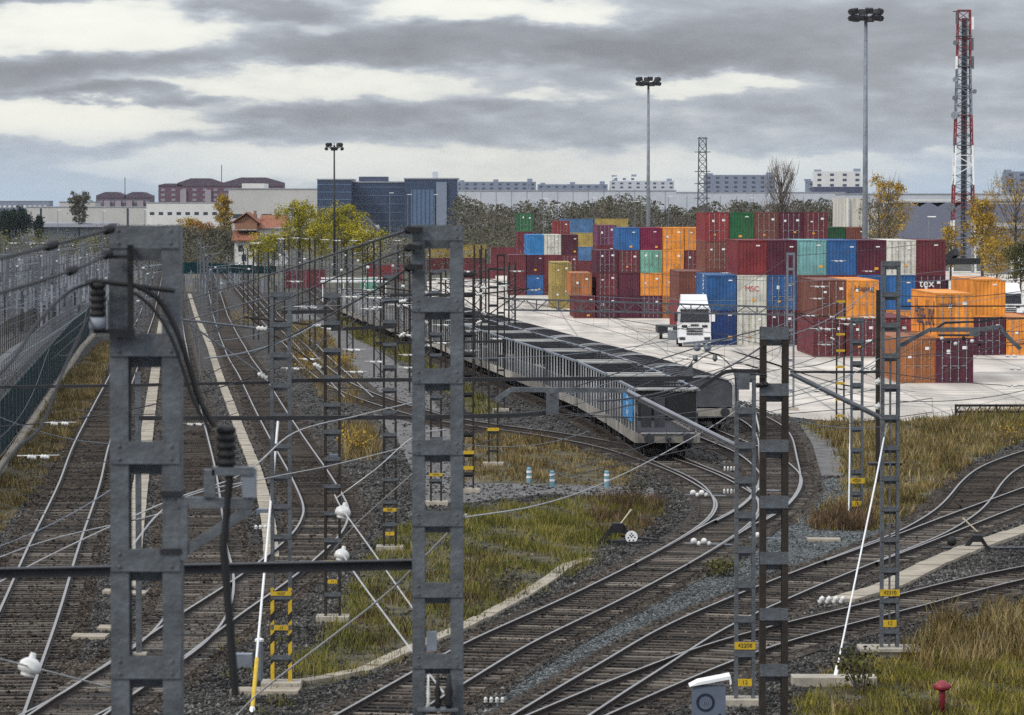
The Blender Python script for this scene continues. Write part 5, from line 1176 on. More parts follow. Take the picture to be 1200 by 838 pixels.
# three feeders from the second mast away along the tracks
for i, (py, y1, y2) in enumerate(((269, 327, 352), (290, 349, 402), (313, 352, 420))):
    lab = ['top', 'middle', 'bottom'][i]; q = P(480, py, 36.6)
    cable(f'{lab} feeder cable running from the middle mast toward the far left', [q, P(390 if i == 0 else 420, (298, 314, 351)[i], 50 if i < 2 else 46), P(300 if i < 2 else 310, (327, 366, 408)[i], 80), P(214, (353, 402, 452)[i], 130)], .013 if i else .015, m_wire)
    w = (P(420, (290, 314, 351)[i], 46) - q).normalized(); insulator('insulator', q, w, .28, .04, m_black, 5, f'{lab} black strain insulator at the left of the middle mast')
    hung(M2, MB().box(q.x - .02, q.x + .13, q.y - .04, q.y + .04, q.z - .025, q.z + .025), 'arm', m_black)
# M2 foot gear
YB = 36.6
o = thing('junction_box', 'open black terminal gear with white insulators inside the middle mast foot', 'terminal gear', P(513, 830, YB))
for px, m, r in ((502, m_porc, .02), (513, m_black, .035), (526, m_black, .045)): MB().lathe(P(px, 830, YB) - Vector(o.location), [(0, r * .6), (.05, r), (.10, r * .7), (.15, r), (.22, r * .6), (.33, r * .5)], n=10).build('post_insulator', m, o, smooth=True)
MB().box(-.2, .2, -.1, .1, -.02, 0).build('shelf', m_galv, o)
tag(box_px(500, 512, 740, 762, YB + .15, .1).build('bell_box', m_galv_far, world=True), 'small pale grey box inside the middle mast', 'box')
# --- the masts farther out
PL = .46
mast('slim lattice mast with yellow painted foot at lower left', 330, 806, 342, .50, .085, .72, .11, plates=[(695, '42207', .50, .10), (735, '13', .34, .12)], depth=.2, arm=-1)
foot_paint(bpy.data.objects[[o.name for o in COL.objects if o.name.startswith('lattice_mast')][-1]], .50, .085, .2, .15, 2.4)
mast('dark lattice mast with a low yellow plate beyond the yellow footed one', 390, 728, 344, .46, .07, .75, .11, m_rusty, m_galv, plates=[(658, '42205', .44, .1), (681, '11', .26, .11)], arm=-1)
mast('dark lattice mast left of the middle portal mast', 457, 645, 322, .46, .07, .75, .11, m_rusty, m_galv, plates=[(597, '4220', .44, .12), (625, '9', .3, .12)], arm=1)
mast('dark lattice mast seen through the middle portal mast', 511, 592, 316, .46, .07, .8, .11, m_rusty, m_galv, plates=[(556, '42203', .50, .12)], arm=-1)
mast('black lattice mast just right of the middle portal mast', 549, 577, 319, .46, .075, .8, .11, m_rusty, m_dark, plates=[(530, '', .44, .14), (548, '', .4, .14)], arm=1)
mast('black lattice mast second right of the middle portal mast', 578, 546, 314, .46, .075, .8, .11, m_rusty, m_dark, plates=[(503, '', .5, .14)], arm=-1)
mast('black lattice mast carrying the left end of the truss', 587, 482, 298, .46, .075, .8, .11, m_rusty, m_dark)
mast('blue grey lattice mast with two yellow plates beside the cabinet', 872.5, 826, 436, .48, .085, .80, .15, plates=[(756, '42208', .48, .17), (799, '12', .32, .17)])
MR = mast('rust dark lattice mast with pale battens, taller than the cabinet mast', 907, 72, 383, .55, .125, 1.08, .24, m_rusty, m_galv, depth=.24, by_depth=True)
mast('pale slim lattice mast at the right end of the truss', 926, 481, 296, .46, .10, .85, .14, m_galv_far)
mast('black lattice mast with yellow battens at the yard edge', 984.5, 499, 352, .46, .075, .85, .12, m_rusty, m_yellow, arm=-1)
mast('grey lattice mast among reddish weeds with a white rod', 1003.5, 606, 372, .48, .085, .8, .14, plates=[(563, '4220', .6, .2), (590, '15', .36, .2)], arm=1)
M15 = mast('tall grey lattice mast on a raised slab at right', 1042, 769, 306, .48, .085, .78, .12, plates=[(694, '42210', .50, .17), (730, '12', .34, .18)])
MB().box(-.78, .78, -.5, .6, .161, .24).build('slab', m_conc, M15); hung(M15, box_px(1018, 1056, 542, 545, 95.9, .5), 'guard_plate', m_dark); MB().bar((0, 0, .2), (0, 0, 7.6), .05).build('inner_rod', m_galv, M15)
tag(box_px(1026, 1031.5, 340, 565, 100, .18).build('post', m_rusty, world=True), 'thin dark post close to the left of the tall slab mast', 'post')
p = at(163, 770); o = thing('post', 'slim grey steel post seen through the nearest mast', 'post', p); MB().box(-.07, .07, -.07, .07, 0, P(163, 436, p.y).z).build('shaft', m_galv, o); MB().box(-.2, .2, -.2, .2, -.1, .12).build('plinth', m_conc, o)
# --- beams
def beam(label, pts, Y, w, h, m, name='portal_beam', extra=None):
    b = MB()
    for a, c in zip(pts, pts[1:]): b.bar(P(*a, Y), P(*c, Y), w, h)
    if extra: extra(b)
    return tag(b.build(name, m, world=True), label, 'beam')
b = MB(); a, c = P(-40, 673, 37.05), P(484, 662, 37.05); b.bar(a, c, .10, .09); b.bar(a + Vector((0, -.02, .05)), c + Vector((0, -.02, .05)), .16, .012)
tag(b.build('portal_beam', m_dark, world=True), 'heavy dark beam crossing behind the nearest mast to the middle mast', 'beam')
beam('thin dark beam between the slim masts on the left', [(-30, 454), (131, 452), (322, 448)], 90, .08, .07, m_dark)
beam('long dark beam crossing right from the yellow footed mast', [(337, 446), (812, 443)], 90, .09, .09, m_dark)
b = MB(); pa, pb, pc = P(796, 441, 90), P(812, 441, 90), P(811.5, 423, 90)
b.add([pa + Vector((0, -.02, 0)), pb + Vector((0, -.02, 0)), pc + Vector((0, -.02, 0)), pa + Vector((0, .02, 0)), pb + Vector((0, .02, 0)), pc + Vector((0, .02, 0))], [(0, 1, 2), (5, 4, 3), (0, 3, 4, 1), (1, 4, 5, 2), (2, 5, 3, 0)]); tag(b.build('end_plate_bracket', m_galv, world=True), 'triangular plate at the right end of the long dark beam', 'bracket')
beam('lower long beam from the slim grey post to the hanging plate', [(163, 490), (300, 490), (485, 489), (600, 487), (652, 483)], 88, .10, .10, m_dark)
tag(box_px(640, 655, 457, 486, 87.8, .03).build('hanging_plate', m_galv, world=True), 'upright grey plate hanging between two beams over the wagons', 'plate')
beam('bent grey tube arm reaching left from the cabinet mast', [(581, 469), (599, 456.5), (735, 457.5)], 86.6, .11, .11, m_galv, 'cantilever_arm')
b = MB(); b.tube(P(733, 457.5, 86.6), P(862, 522, 86.3), .055, n=8); b.tube(P(735, 462.5, 86.6), P(862, 527, 86.3), .02, n=6); tag(b.build('strut', mat('worn bright tube', (.30, .30, .32), .35, .6, .2, 2), world=True), 'bright sloping strut up from the cabinet mast over the wagon end', 'strut')
beam('curved dark arm on the rust dark mast reaching left', [(820, 455), (836, 444), (849, 436), (860, 434.5), (896, 435)], 72, .07, .075, m_dark, 'cantilever_arm')
q = thing('line_switch', 'blue grey plate and black insulators hanging below the curved dark arm', 'insulator set', P(871, 437, 71.8))
MB().box(-.10, .12, -.05, .05, -.32, -.02).build('hanger', m_galv, q)
for i in range(3): MB().ball((.28 + i * .08, 0, -.24 + i * .01), .05, 8).build('insulator_bead', m_black, q, smooth=True)
MB().path([(.05, 0, -.02), (.45, 0, -.04), (.42, 0, -.2)], .02).build('hook', m_dark, q)
cable('thin dark loop of wire over the curved dark arm', [P(x, y, 71.9) for x, y in ((802, 434), (825, 418), (838, 415), (852, 424), (861, 440), (863, 470))], .012)
beam('thin level beam left of the tall slab mast', [(926, 436), (1032, 436)], 96, .06, .06, m_dark)
b = MB(); b.tube(P(926.5, 437.5, 96), P(1031, 489, 95.8), .065, n=8); tag(b.build('strut', m_galv, world=True), 'grey tube strut sloping down to the tall slab mast', 'strut')
for k, (y, l) in enumerate(((359, 'upper'), (373, 'lower'))): beam(f'{l} of the two thin level beams right of the tall slab mast', [(1052, y), (1290, y - .5)], 96, .035, .035, m_dark)
beam('grey arm rising right from the tall slab mast', [(1051, 407), (1090, 386), (1150, 386), (1172, 383), (1182, 396), (1196, 409)], 95.9, .09, .10, m_galv, 'cantilever_arm')
beam('upper dark stay of the arm on the tall slab mast', [(1095, 386), (1108, 378), (1150, 377), (1175, 372)], 95.9, .05, .05, m_dark, 'stay')
q = thing('line_switch', 'cluster of black and pale insulators under the arm of the tall slab mast', 'insulator set', P(1120, 392, 95.7))
for i, x in enumerate((-.35, -.18, 0, .2, .42, .6)): MB().ball((x, 0, -.1 - (i % 3) * .07), .055, 8).build('insulator_bead', m_black if i % 2 else m_porc, q, smooth=True)
MB().bar((-.45, 0, -.02), (.7, 0, -.02), .05).build('rail', m_dark, q); MB().box(.35, .6, -.04, .04, -.05, .10).build('hanger', m_galv, q)
for lab, a, c, Y in (('upper dark beam joining the thin black masts beside the middle portal mast', (457, 346), (552, 345), 140), ('lower dark beam joining the thin black masts beside the middle portal mast', (505, 372), (590, 371), 152), ('short dark beam between the slim masts left of the middle portal mast', (388, 386), (462, 383), 115), ('thin dark beam high between the yellow footed mast and its neighbour', (330, 366), (392, 365), 100), ('far dark beam low behind the thin black masts', (440, 402), (590, 400), 170)): beam(lab, [a, c], Y, .09, .10, m_dark)
# black bands round the yellow foot
for o_ in [x for x in COL.objects if x.name.startswith('painted_foot')]:
    co = [v.co for v in o_.data.vertices]; xa, xb = min(c.x for c in co), max(c.x for c in co); ya = min(c.y for c in co)
    for z in (.55, 1.05, 1.55, 2.05): MB().add([(xa - .001, ya - .002, z), (xb + .001, ya - .002, z + .10), (xb + .001, ya - .002, z + .30), (xa - .001, ya - .002, z + .20)], [(0, 1, 2, 3)]).build('black_band', m_blacktxt, o_)
# truss before the containers
o = thing('truss_beam', 'long lattice truss beam crossing in front of the containers', 'truss beam', P(590, 358, 211)); b = MB()
xs = lin(590, 926, 27); C0 = Vector(o.location)
def tp(x, t): return P(x, 350 + (x - 590) * .031 if not t else 363 + (x - 590) * .018, 211) - C0
for nm, t in (('top_chord', 0), ('bottom_chord', 1)): MB().bar(tp(590, t), tp(926, t), .10, .10).build(nm, m_galv, o)
for i in range(26):
    a, c = xs[i], xs[i + 1]; MB().bar(tp(a, i % 2), tp(c, 1 - i % 2), .05).build('diagonal', m_galv, o)
    if i % 2: MB().bar(tp(a, 0), tp(a, 1), .07).build('vertical', m_galv, o)
# ------------------------------------------------------------------ wires
def wire(label, pts, r, m=m_wire, sag=0, name='overhead_wire', group='wires of the overhead line'):
    """pts: (photo x, photo y, distance)"""
    q = [P(*p) for p in pts]
    if len(q) == 2:
        L_ = (q[1] - q[0]).length; q = [q[0].lerp(q[1], t) - Vector((0, 0, sag * 4 * t * (1 - t))) for t in [i / 14 for i in range(15)]]
    else: q = catmull(q, max(.3, L_ if (L_ := sum((b - a).length for a, b in zip(q, q[1:])) / 50) else .3))
    return tag(MB().path(q, r, 5).build(name, m, world=True), label, 'wire', group)
def ball_ins(label, px, py, d, r=.10, sgn=1):
    c = P(px, py, d); o = MB().lathe(c - Vector((.02, 0, r)), [(0, .03), (r * .08, r * .62), (r * .3, r * .66), (r * .36, r * .5), (r * .5, r * .98), (r * .85, r * 1.03), (r * 1.3, r * .9), (r * 1.6, r * .55), (r * 1.7, r * .3), (r * 2.0, r * .28), (r * 2.15, .03)], (.25, .1, 1), 16).build('insulator', m_porc, world=True, smooth=True)
    return tag(o, label, 'insulator', 'white bell insulators on the stay wires')
wp = m_wire_pale
wire('pale stay wire from the lower left edge up to the middle mast', [(-40, 704, 70), (60, 650, 74), (190, 590, 78), (285, 555, 80), (345, 507, 84), (420, 487, 88), (486, 471, 92)], .016, wp)
wire('pale wire just above the lower left stay wire', [(-40, 668, 70), (60, 632, 74), (190, 601, 78), (290, 566, 80), (390, 545, 84), (486, 521, 88)], .0135, wp)
wire('pale wire rising right to the middle mast above the white insulator', [(394, 584, 84), (440, 550, 84), (486, 511, 85), (524, 503, 86)], .0135, wp)
wire('pale wire from the S bend rail up to the middle mast', [(388, 648, 80), (420, 612, 78), (486, 553, 75)], .0135, wp)
wire('pale stay running down right through the upper white insulator', [(392, 580, 76), (402, 598, 74), (433, 641, 70), (490, 722, 62)], .0135, wp)
wire('pale stay running down right from the lower white insulator', [(402, 650, 70), (420, 678, 66), (482, 762, 58), (520, 812, 54)], .015, wp)
wire('long pale stay rising from the bottom left to the middle mast and beyond', [(270, 850, 60), (300, 815, 60), (438, 708, 56), (486, 664, 52), (546, 603, 50)], .016, wp)
wire('grey cable sagging from the middle mast up to the pale truss mast', [(540, 607, 60), (630, 592, 75), (705, 567, 90), (780, 530, 115), (860, 483, 150), (922, 432, 200)], .016, m_wire_pale)
wire('pale wire rising to the left post through the nearest mast', [(140, 660, 60), (190, 598, 62), (240, 575, 64), (300, 563, 66)], .014, wp)
ball_ins('upper white bell insulator between the leftmost slim masts', 401, 599, 74, .155); ball_ins('lower white bell insulator above the heavy dark beam', 400, 649.5, 70, .14)
ball_ins('large blurred white bell insulator at the lower left edge', 34, 780, 40, .125)
wire('pale wire through the large blurred insulator', [(-30, 765, 38), (34, 781, 40), (130, 806, 45)], .010, wp)
ball_ins('upper white ball insulator on the left side of the tall slab mast', 1029, 447, 96, .085); ball_ins('lower white ball insulator on the left side of the tall slab mast', 1029, 476, 96, .085)
# guy rods
def guy(label, pts, r, m, foot):
    q = [P(*p) for p in pts]; o = thing('guy_rod', label, 'guy rod', q[-1]); b = MB()
    for a, c in zip(q, q[1:]): b.tube(a - q[-1], c - q[-1], r, n=7)
    b.build('rod', m, o)
    d = (q[-2] - q[-1]).normalized(); MB().tube((0, 0, 0), d * foot, r * 2.2, n=8).build('turnbuckle', m, o)
    return o
g1 = at(977, 803); guy('white guy rod from the tall slab mast down to its block', [(1039, 497, 95.5), (1027, 560, 94.5), (977, 802, g1.y)], .022, m_white, .6)
tag(MB().box(g1.x - 1.0, g1.x + 1.0, g1.y - .35, g1.y + .4, 0, .22).build('anchor_block', m_conc, world=True), 'flat concrete block at the foot of the white guy rod', 'anchor block')
g2 = at(295, 838); guy('white guy rod with a yellow foot left of the yellow footed mast', [(326, 492, 90), (313, 636, 88.5), (300, 778, 86.5), (295, 838, 84.8)], .03, m_white, .25); MB().tube(P(301, 772, 86.6), P(295, 838, 84.8), .05, n=8).build('rod_guard', m_yellow, world=True); tag(bpy.data.objects[-1] if False else [o for o in COL.objects if o.name.startswith('rod_guard')][-1], 'yellow tube guarding the foot of the left guy rod', 'guard tube')
guy('thin white rod along the left of the mast in reddish weeds', [(998, 440, 138), (996, 520, 138), (994.5, 612, 137)], .03, m_white, .3)
guy('short white rod leaning by the cabinet mast top', [(882, 470, 95), (892, 513, 95)], .02, m_white, .1)
# contact lines over the tracks: messenger, contact wire and droppers
def catenary(label, ctr, y0, y1, span=50, hc=5.5, hm=6.9, drop=7):
    pts = [p for p in ctr if y0 <= p.y <= y1]
    if len(pts) < 4: return
    m = pts[0]; o = thing('catenary', label, 'overhead line', (m.x, m.y, 0), group='contact lines over the tracks'); acc = 0; A, B = [], []; dr = []; nd = drop; base = Vector((m.x, m.y, 0))
    for a, b in zip(pts, pts[1:]):
        t = (acc % span) / span; za = hc + (hm - hc) * (.28 + .72 * (2 * t - 1) ** 2); p = Vector((a.x, a.y, gz(a.y))) - base; A.append(p + Vector((0, 0, hc))); B.append(p + Vector((0, 0, za)))
        if acc > nd: dr.append((A[-1], B[-1])); nd += drop
        acc += (b - a).length
    MB().path(A[::2] + [A[-1]], .011, 4).build('contact_wire', m_wire, o); MB().path(B[::2] + [B[-1]], .011, 4).build('messenger_wire', m_wire, o)
    for a, b in dr[:60]: MB().tube(a, b, .006, n=3).build('dropper', m_wire, o)
catenary('overhead line above the straight track nearest the green screen', TRK['left'], 70, 420)
catenary('overhead line above the track between the cable ducts', TRK['inner'], 96, 420)
catenary('overhead line above the S bending left track', TRK['curve'], 84, 420)
catenary('overhead line above the track from bottom middle to the wagons', TRK['main'], 82, 190)
catenary('overhead line above the stake sided wagon train', TRK['train'], 158, 420, hc=5.0, hm=6.4)
catenary('overhead line above the lowest right track', TRK['front'], 82, 110)
catenary('overhead line above the outswinging right track', TRK['lower'], 82, 170)
# cross spans in front of the containers
k = 0
for pts in ([(586, 300, 211), (926, 330, 211)], [(586, 338, 211), (926, 352, 211)], [(926, 300, 211), (1240, 262, 240)], [(926, 330, 211), (1240, 300, 240)], [(700, 430, 150), (926, 300, 211)], [(640, 470, 120), (984, 352, 196)], [(812, 441, 90), (1000, 360, 138)],
            [(896, 400, 72), (1030, 330, 96)], [(896, 404, 72), (700, 470, 60)], [(1052, 330, 96), (1260, 296, 120)], [(1052, 346, 96), (1260, 326, 120)], [(984, 372, 196), (1260, 330, 230)], [(872, 440, 86), (1003, 392, 138)], [(1003, 404, 138), (1260, 420, 160)], [(1003, 430, 138), (1260, 452, 160)], [(872, 470, 86), (1035, 500, 96)],
            [(535, 352, 150), (812, 441, 90)], [(535, 420, 120), (800, 395, 160)], [(540, 500, 100), (872, 440, 86)], [(540, 520, 100), (690, 505, 120)], [(549, 340, 150), (926, 400, 211)], [(330, 360, 90), (549, 330, 150)], [(330, 378, 90), (511, 340, 145)], [(390, 366, 104), (240, 420, 70)], [(330, 420, 90), (457, 340, 126)], [(245, 400, 90), (390, 352, 104)], [(0, 500, 88), (330, 430, 90)], [(-20, 480, 88), (163, 520, 92)], [(0, 590, 80), (240, 600, 70)], [(0, 640, 80), (200, 520, 90)],
            [(1052, 470, 96), (1260, 440, 110)], [(926, 510, 180), (1240, 452, 220)], [(1030, 395, 96), (926, 430, 150)], [(1030, 420, 96), (880, 470, 86)]):
    k += 1; wire('thin wire of the overhead line strung between masts', [pts[0], pts[1]], .011 if k % 3 else .016, m_wire if k % 2 else m_galv_far, sag=.25)
for y in (375, 388, 402, 418): wire('thin wire of the overhead line strung between masts', [(926, y, 211), (1052, y + random.uniform(-8, 8), 150), (1240, y + random.uniform(-22, 10), 130)], .013, m_wire)
# paired white section insulators hanging along the wires
pair = MB()
for x in (-.13, .13): pair.lathe((x - .09, 0, 0), [(0, .02), (.03, .055), (.06, .03), (.09, .06), (.12, .03), (.15, .05), (.18, .02)], (1, 0, -.15), 8)
pair.tube((-.42, 0, .02), (.42, 0, .02), .012, n=5); pm = pair.mesh('paired_insulator', m_porc, True)
for px, py, d, s in [(70, 496, 88, 1.2), (45, 535, 84, 1.4), (228, 497, 88, 1.0), (346, 330, 150, 1.0), (362, 360, 104, 1.3), (390, 385, 150, 1.6), (415, 410, 150, 1.5), (441, 424, 150, 1.4), (343, 432, 130, 1.3), (418, 436, 130, 1.3), (362, 421, 140, 1.2), (480, 431, 140, 1.3), (475, 393, 150, 1.3), (479, 416, 150, 1.2), (440, 349, 170, 1.6), (433, 362, 170, 1.3), (470, 358, 150, 1.6), (442, 360, 170, 1.2), (503, 345, 150, 1.2), (518, 327, 150, 1.3), (501, 369, 150, 1.3), (510, 370, 150, 1.1), (519, 381, 150, 1.2), (500, 405, 150, 1.2), (518, 402, 150, 1.1), (552, 335, 150, 1.4), (552, 388, 150, 1.4), (550, 411, 150, 1.3), (586, 335, 170, 1.4), (583, 397, 170, 1.2), (535, 376, 150, 1.3), (412, 348, 180, 1.6), (436, 340, 180, 1.3),
                      (961, 336, 196, 1.5), (965, 386, 196, 2.2), (958, 350, 196, 1.2), (968, 404, 196, 1.4), (1181, 328, 140, 1.2), (1019, 372, 150, 1.2), (992, 374, 140, 1.2), (996, 380, 140, 1.2), (1185, 417, 140, 1.2), (1190, 432, 140, 1.2), (1186, 452, 140, 1.1), (950, 370, 190, 1.2), (850, 320, 200, .8), (983, 306, 196, 1.2), (1018, 318, 190, 1.0), (606, 318, 200, 1.2), (626, 340, 211, 1.0), (640, 352, 211, 1.0), (300, 285, 300, 1.6), (330, 280, 310, 1.4), (347, 279, 320, 1.3), (360, 280, 320, 1.3), (381, 281, 310, 1.3), (396, 282, 310, 1.3), (415, 282, 310, 1.3), (437, 282, 310, 1.2), (466, 282, 310, 1.2), (16, 285, 320, 1.5), (38, 285, 330, 1.2), (53, 285, 330, 1.4)]:
    s = .8 * s; o = inst('paired_insulator', pm, None, P(px, py, d), random.uniform(-.3, .3), scale=(s, s, s)); tag(o, 'pair of small white insulators hanging on an overhead wire', 'insulator', 'paired white insulators on the wires')
o = thing('suspension_insulator', 'big pale double insulator hanging on wires in front of the truck', 'insulator', P(828, 406, 80))
for x in (-.20, .02): MB().lathe((x, 0, -.10), [(0, .03), (.03, .07), (.07, .09), (.09, .06), (.12, .085), (.18, .03)], n=12).build('shed_body', m_galv_far, o, smooth=True)
MB().bar((-.5, 0, .06), (.55, 0, .16), .05).build('arm', m_galv_far, o)
for x in (-.24, .18): MB().lathe((x, 0, -.32), [(0, .02), (.05, .06), (.14, .04)], n=8).build('weight', m_galv, o)
wire('wire carrying the big pale double insulator', [(640, 464, 88), (828, 404, 80), (900, 384, 73)], .014, m_wire)

# ------------------------------------------------------------------ things along the tracks
m_duct = mat('cable trough concrete', (.31, .265, .205), .9, 0, .28, 1.0, bump=.2, bscale=4)
def duct(label, pts, w, h, name='cable_duct', seg=1.0):
    """concrete trough with separate lids: joints are real gaps"""
    q = [at(*p) for p in pts]
    for p in q: p.z = 0
    ln = catmull(q, seg); b = MB()
    for a, c in zip(ln, ln[1:]):
        d = (c - a); L_ = d.length; d.normalize(); n = Vector((d.y, -d.x, 0)) * (w / 2); e = d * .03; j = random.uniform(-.012, .012); t = h + random.uniform(-.015, .015)
        pl = [a + e - n, a + e + n, c - e + n, c - e - n]; b.slab([(p.x + j, p.y) for p in pl], gz(a.y) - .05, gz(a.y) + t)
    return tag(b.build(name, m_duct, world=True), label, 'cable duct')
duct('pale concrete cable duct left of the S bending track', [(318, 655), (314, 612), (302, 560), (283, 510), (268, 470), (254, 432), (236, 384), (222, 345)], .50, .10)
duct('pale concrete cable duct seen through the nearest mast', [(152, 690), (156, 640), (166, 560), (176, 480), (184, 420), (190, 372)], .62, .10)
duct('concrete edging along the grass bank in the middle', [(352, 802), (420, 790), (470, 768), (543, 737), (600, 708), (640, 683), (668, 664), (692, 657)], .42, .10)
duct('beige cable duct between the two right hand tracks', [(985, 706), (1040, 690), (1080, 670), (1130, 648), (1168, 634), (1260, 604)], .85, .12)
p = at(316, 670)
for i, (px, py, w, lab) in enumerate([(105, 748, .9, 'flat concrete lid in the ballast by the nearest mast, nearer one'), (128, 738, .6, 'flat concrete lid in the ballast by the nearest mast, farther one'), (133, 695, .6, 'small square lid between the rails at lower left'), (155, 697, .8, 'pale slab behind the nearest mast'), (310, 812, 1.6, 'cracked slab under the yellow footed mast'), (965, 634, 1.1, 'flat stone lid in the gravel below the reddish weeds')]):
    p = at(px, py); tag(MB().slab([(p.x - w / 2, p.y - .35), (p.x + w / 2, p.y - .4), (p.x + w / 2 + .04, p.y + .4), (p.x - w / 2, p.y + .45)], 0, .09).build('slab', m_duct, world=True), lab, 'slab')
# trackside boxes
def tbox(label, px, py, w, h, d, m, lid=None, ring=False):
    p = at(px, py); o = thing('trackside_cabinet', label, 'cabinet', p); MB().box(-w / 2, w / 2, 0, d, .02, h).build('body', m, o)
    if lid:
        b = MB().prism([(-w / 2 - .07, h), (w / 2 + .07, h + .16), (w / 2 + .10, h + .02), (w / 2 + .13, h + .09), (w / 2 + .10, h + .24), (-w / 2 + .12, h + .10)], -.06, d + .06); b.build('lid', lid, o)
    if ring:
        r = MB(); n = 28
        for i in range(n):
            a, c = 2 * math.pi * i / n, 2 * math.pi * (i + 1) / n
            for u, v_ in ((.15, .20),): r.add([(math.cos(a) * u, -.012, math.sin(a) * u), (math.cos(a) * v_, -.012, math.sin(a) * v_), (math.cos(c) * v_, -.012, math.sin(c) * v_), (math.cos(c) * u, -.012, math.sin(c) * u)], [(0, 1, 2, 3)])
        q = r.build('ring_emblem', mat('dark blue emblem', (.012, .016, .035), .5), o); q.location = (-.08, 0, h - .35)
        q2 = inst('lettering', text_mesh('m', .16, m_galv_far), o, (-.08, -.014, h - .35)); q2.rotation_euler = (R(90), 0, 0)
        MB().box(.2, .26, -.016, -.004, h - .78, h - .6).build('latch', mat('dark blue emblem', (.01, .01, .02)), o)
    return o
cab_m = mat('blue grey cabinet paint', (.12, .145, .19), .5, .1, .15, 2)
tbox('blue grey cabinet with a ring emblem and tilted white lid at the bottom', 831, 858, .72, 1.0, .5, cab_m, m_white, True)
tbox('pale grey box on the ballast left of the yellow footed mast', 284, 784, .46, .36, .4, m_galv_far)
tbox('small blue grey box on the concrete duct', 307, 604, .42, .22, .4, cab_m)
tbox('small grey box in the foot of the grey slim mast by the S bend', 392, 540, .5, .28, .3, cab_m)
p = at(304, 800); o = thing('marker_post', 'short pale grey post behind the left guy rod', 'post', p); MB().tube((0, 0, 0), (0, 0, 1.0), .09, n=10).build('shaft', m_galv_far, o); MB().lathe((0, 0, 1.0), [(0, .11), (.05, .11), (.08, .05)], n=10).build('cap', m_white, o)
# hand point levers
def lever(label, px, py, tip, disc=False, s=1.0):
    p = at(px, py); o = thing('point_lever', label, 'point lever', p)
    b = MB()
    for y in (-.16, .10): b.prism([(-.75 * s, .04), (-.55 * s, .04), (-.2 * s, .52 * s), (.0, .52 * s), (.35 * s, .04), (.5 * s, .04), (.12 * s, .66 * s), (-.24 * s, .70 * s)], y, y + .06)
    b.box(-.3 * s, .1 * s, -.2, .2, .38 * s, .7 * s); b.box(-.7 * s, .5 * s, -.22, .22, .03, .12); b.build('stand', m_black, o)
    MB().box(-1.3, 2.0, -.25, -.18, .02, .09).build('base_bar', m_dark, o)
    t = P(*tip, p.y) - p; MB().tube((-.05, 0, .6), t, .022, .03, n=8).build('handle', mat('cream lever paint', (.55, .48, .33), .6), o)
    if disc:
        c = P(740, 629, p.y - .2) - p; D = MB().lathe(c, [(0, .20), (.03, .21)], (0, -1, 0), 24).build('target_disc', m_white, o)
        k = MB()
        for dx, dz in ((0, .11), (-.05, .05), (.05, .05), (0, 0), (-.11, -.03), (.11, -.02), (-.07, -.12), (.06, -.12)): k.box(c.x + dx - .022, c.x + dx + .022, c.y - .04, c.y - .031, c.z + dz - .022, c.z + dz + .022)
        k.build('mark', m_blacktxt, D)
        MB().tube((.05, 0, .25), (1.3, 0, .12), .04, n=6).build('throw_rod', m_dark, o)
    else: MB().ball((-.9, 0, .28), .17, 10).build('counterweight', m_black, o, smooth=True); MB().box(-2.6, 3.6, .1, .22, .02, .07).build('throw_rod', m_galv_far, o)
    return o
lever('black hand lever with a white round target beside the grass bank', 727, 637, (740, 597), True)
lever('black hand lever with a counterweight by the beige cable duct', 1147, 644, (1128, 607), s=.7)
# frog and rod insulators in white rows
def white_row(label, px, py, n, dx, lean, hgt, r):
    p = at(px, py); o = thing('rod_insulator_row', label, 'insulator row', p, group='white insulator rows on the ballast')
    m = MB().lathe((0, 0, .04), [(0, r * .5), (hgt * .2, r), (hgt * .45, r * .7), (hgt * .6, r), (hgt, r * .5)], (lean, 0, 1), 8).mesh('insulator', m_porc, True)
    for i in range(n): inst('insulator', m, o, ((i - (n - 1) / 2) * dx, 0, 0))
    MB().box(-n * dx / 2, n * dx / 2, -.05, .05, 0, .05).build('bar', m_dark, o)
white_row('row of white insulators on gravel right of the middle mast foot', 579, 826, 4, .13, 0, .14, .05)
white_row('row of slanted white insulators left of the beige duct', 972, 709, 4, .20, .6, .24, .085)
white_row('upper row of white insulators left of the curving rails', 855, 553, 4, .14, 0, .2, .05); white_row('lower row of white insulators left of the curving rails', 855, 580, 4, .14, 0, .2, .05)
white_row('white insulators lying on the left cable duct', 308, 622, 4, .16, 0, .16, .07)
def bulbs(label, px, py, n, dx, r):
    p = at(px, py); o = thing('rod_insulator_row', label, 'insulator row', p, group='white bulb insulators between rails')
    for i in range(n): MB().ball((i * dx, 0, .28 - (i % 2) * .08), r * (1 if i % 2 == 0 else .75), 10).build('insulator', m_porc, o, smooth=True)
    MB().tube((-.3, 0, .2), (n * dx + .6, 0, .16), .03).build('rod', m_galv_far, o)
bulbs('white bulb insulators on a rod by the far turnout', 812, 586, 4, .17, .12); bulbs('white bulb insulators on a rod by the near turnout', 813, 644, 4, .17, .11)
bulbs('white bulb insulator against the rust dark mast', 888, 637, 2, .18, .11); bulbs('white insulator between rails behind the rust dark mast', 884, 580, 2, .2, .1)
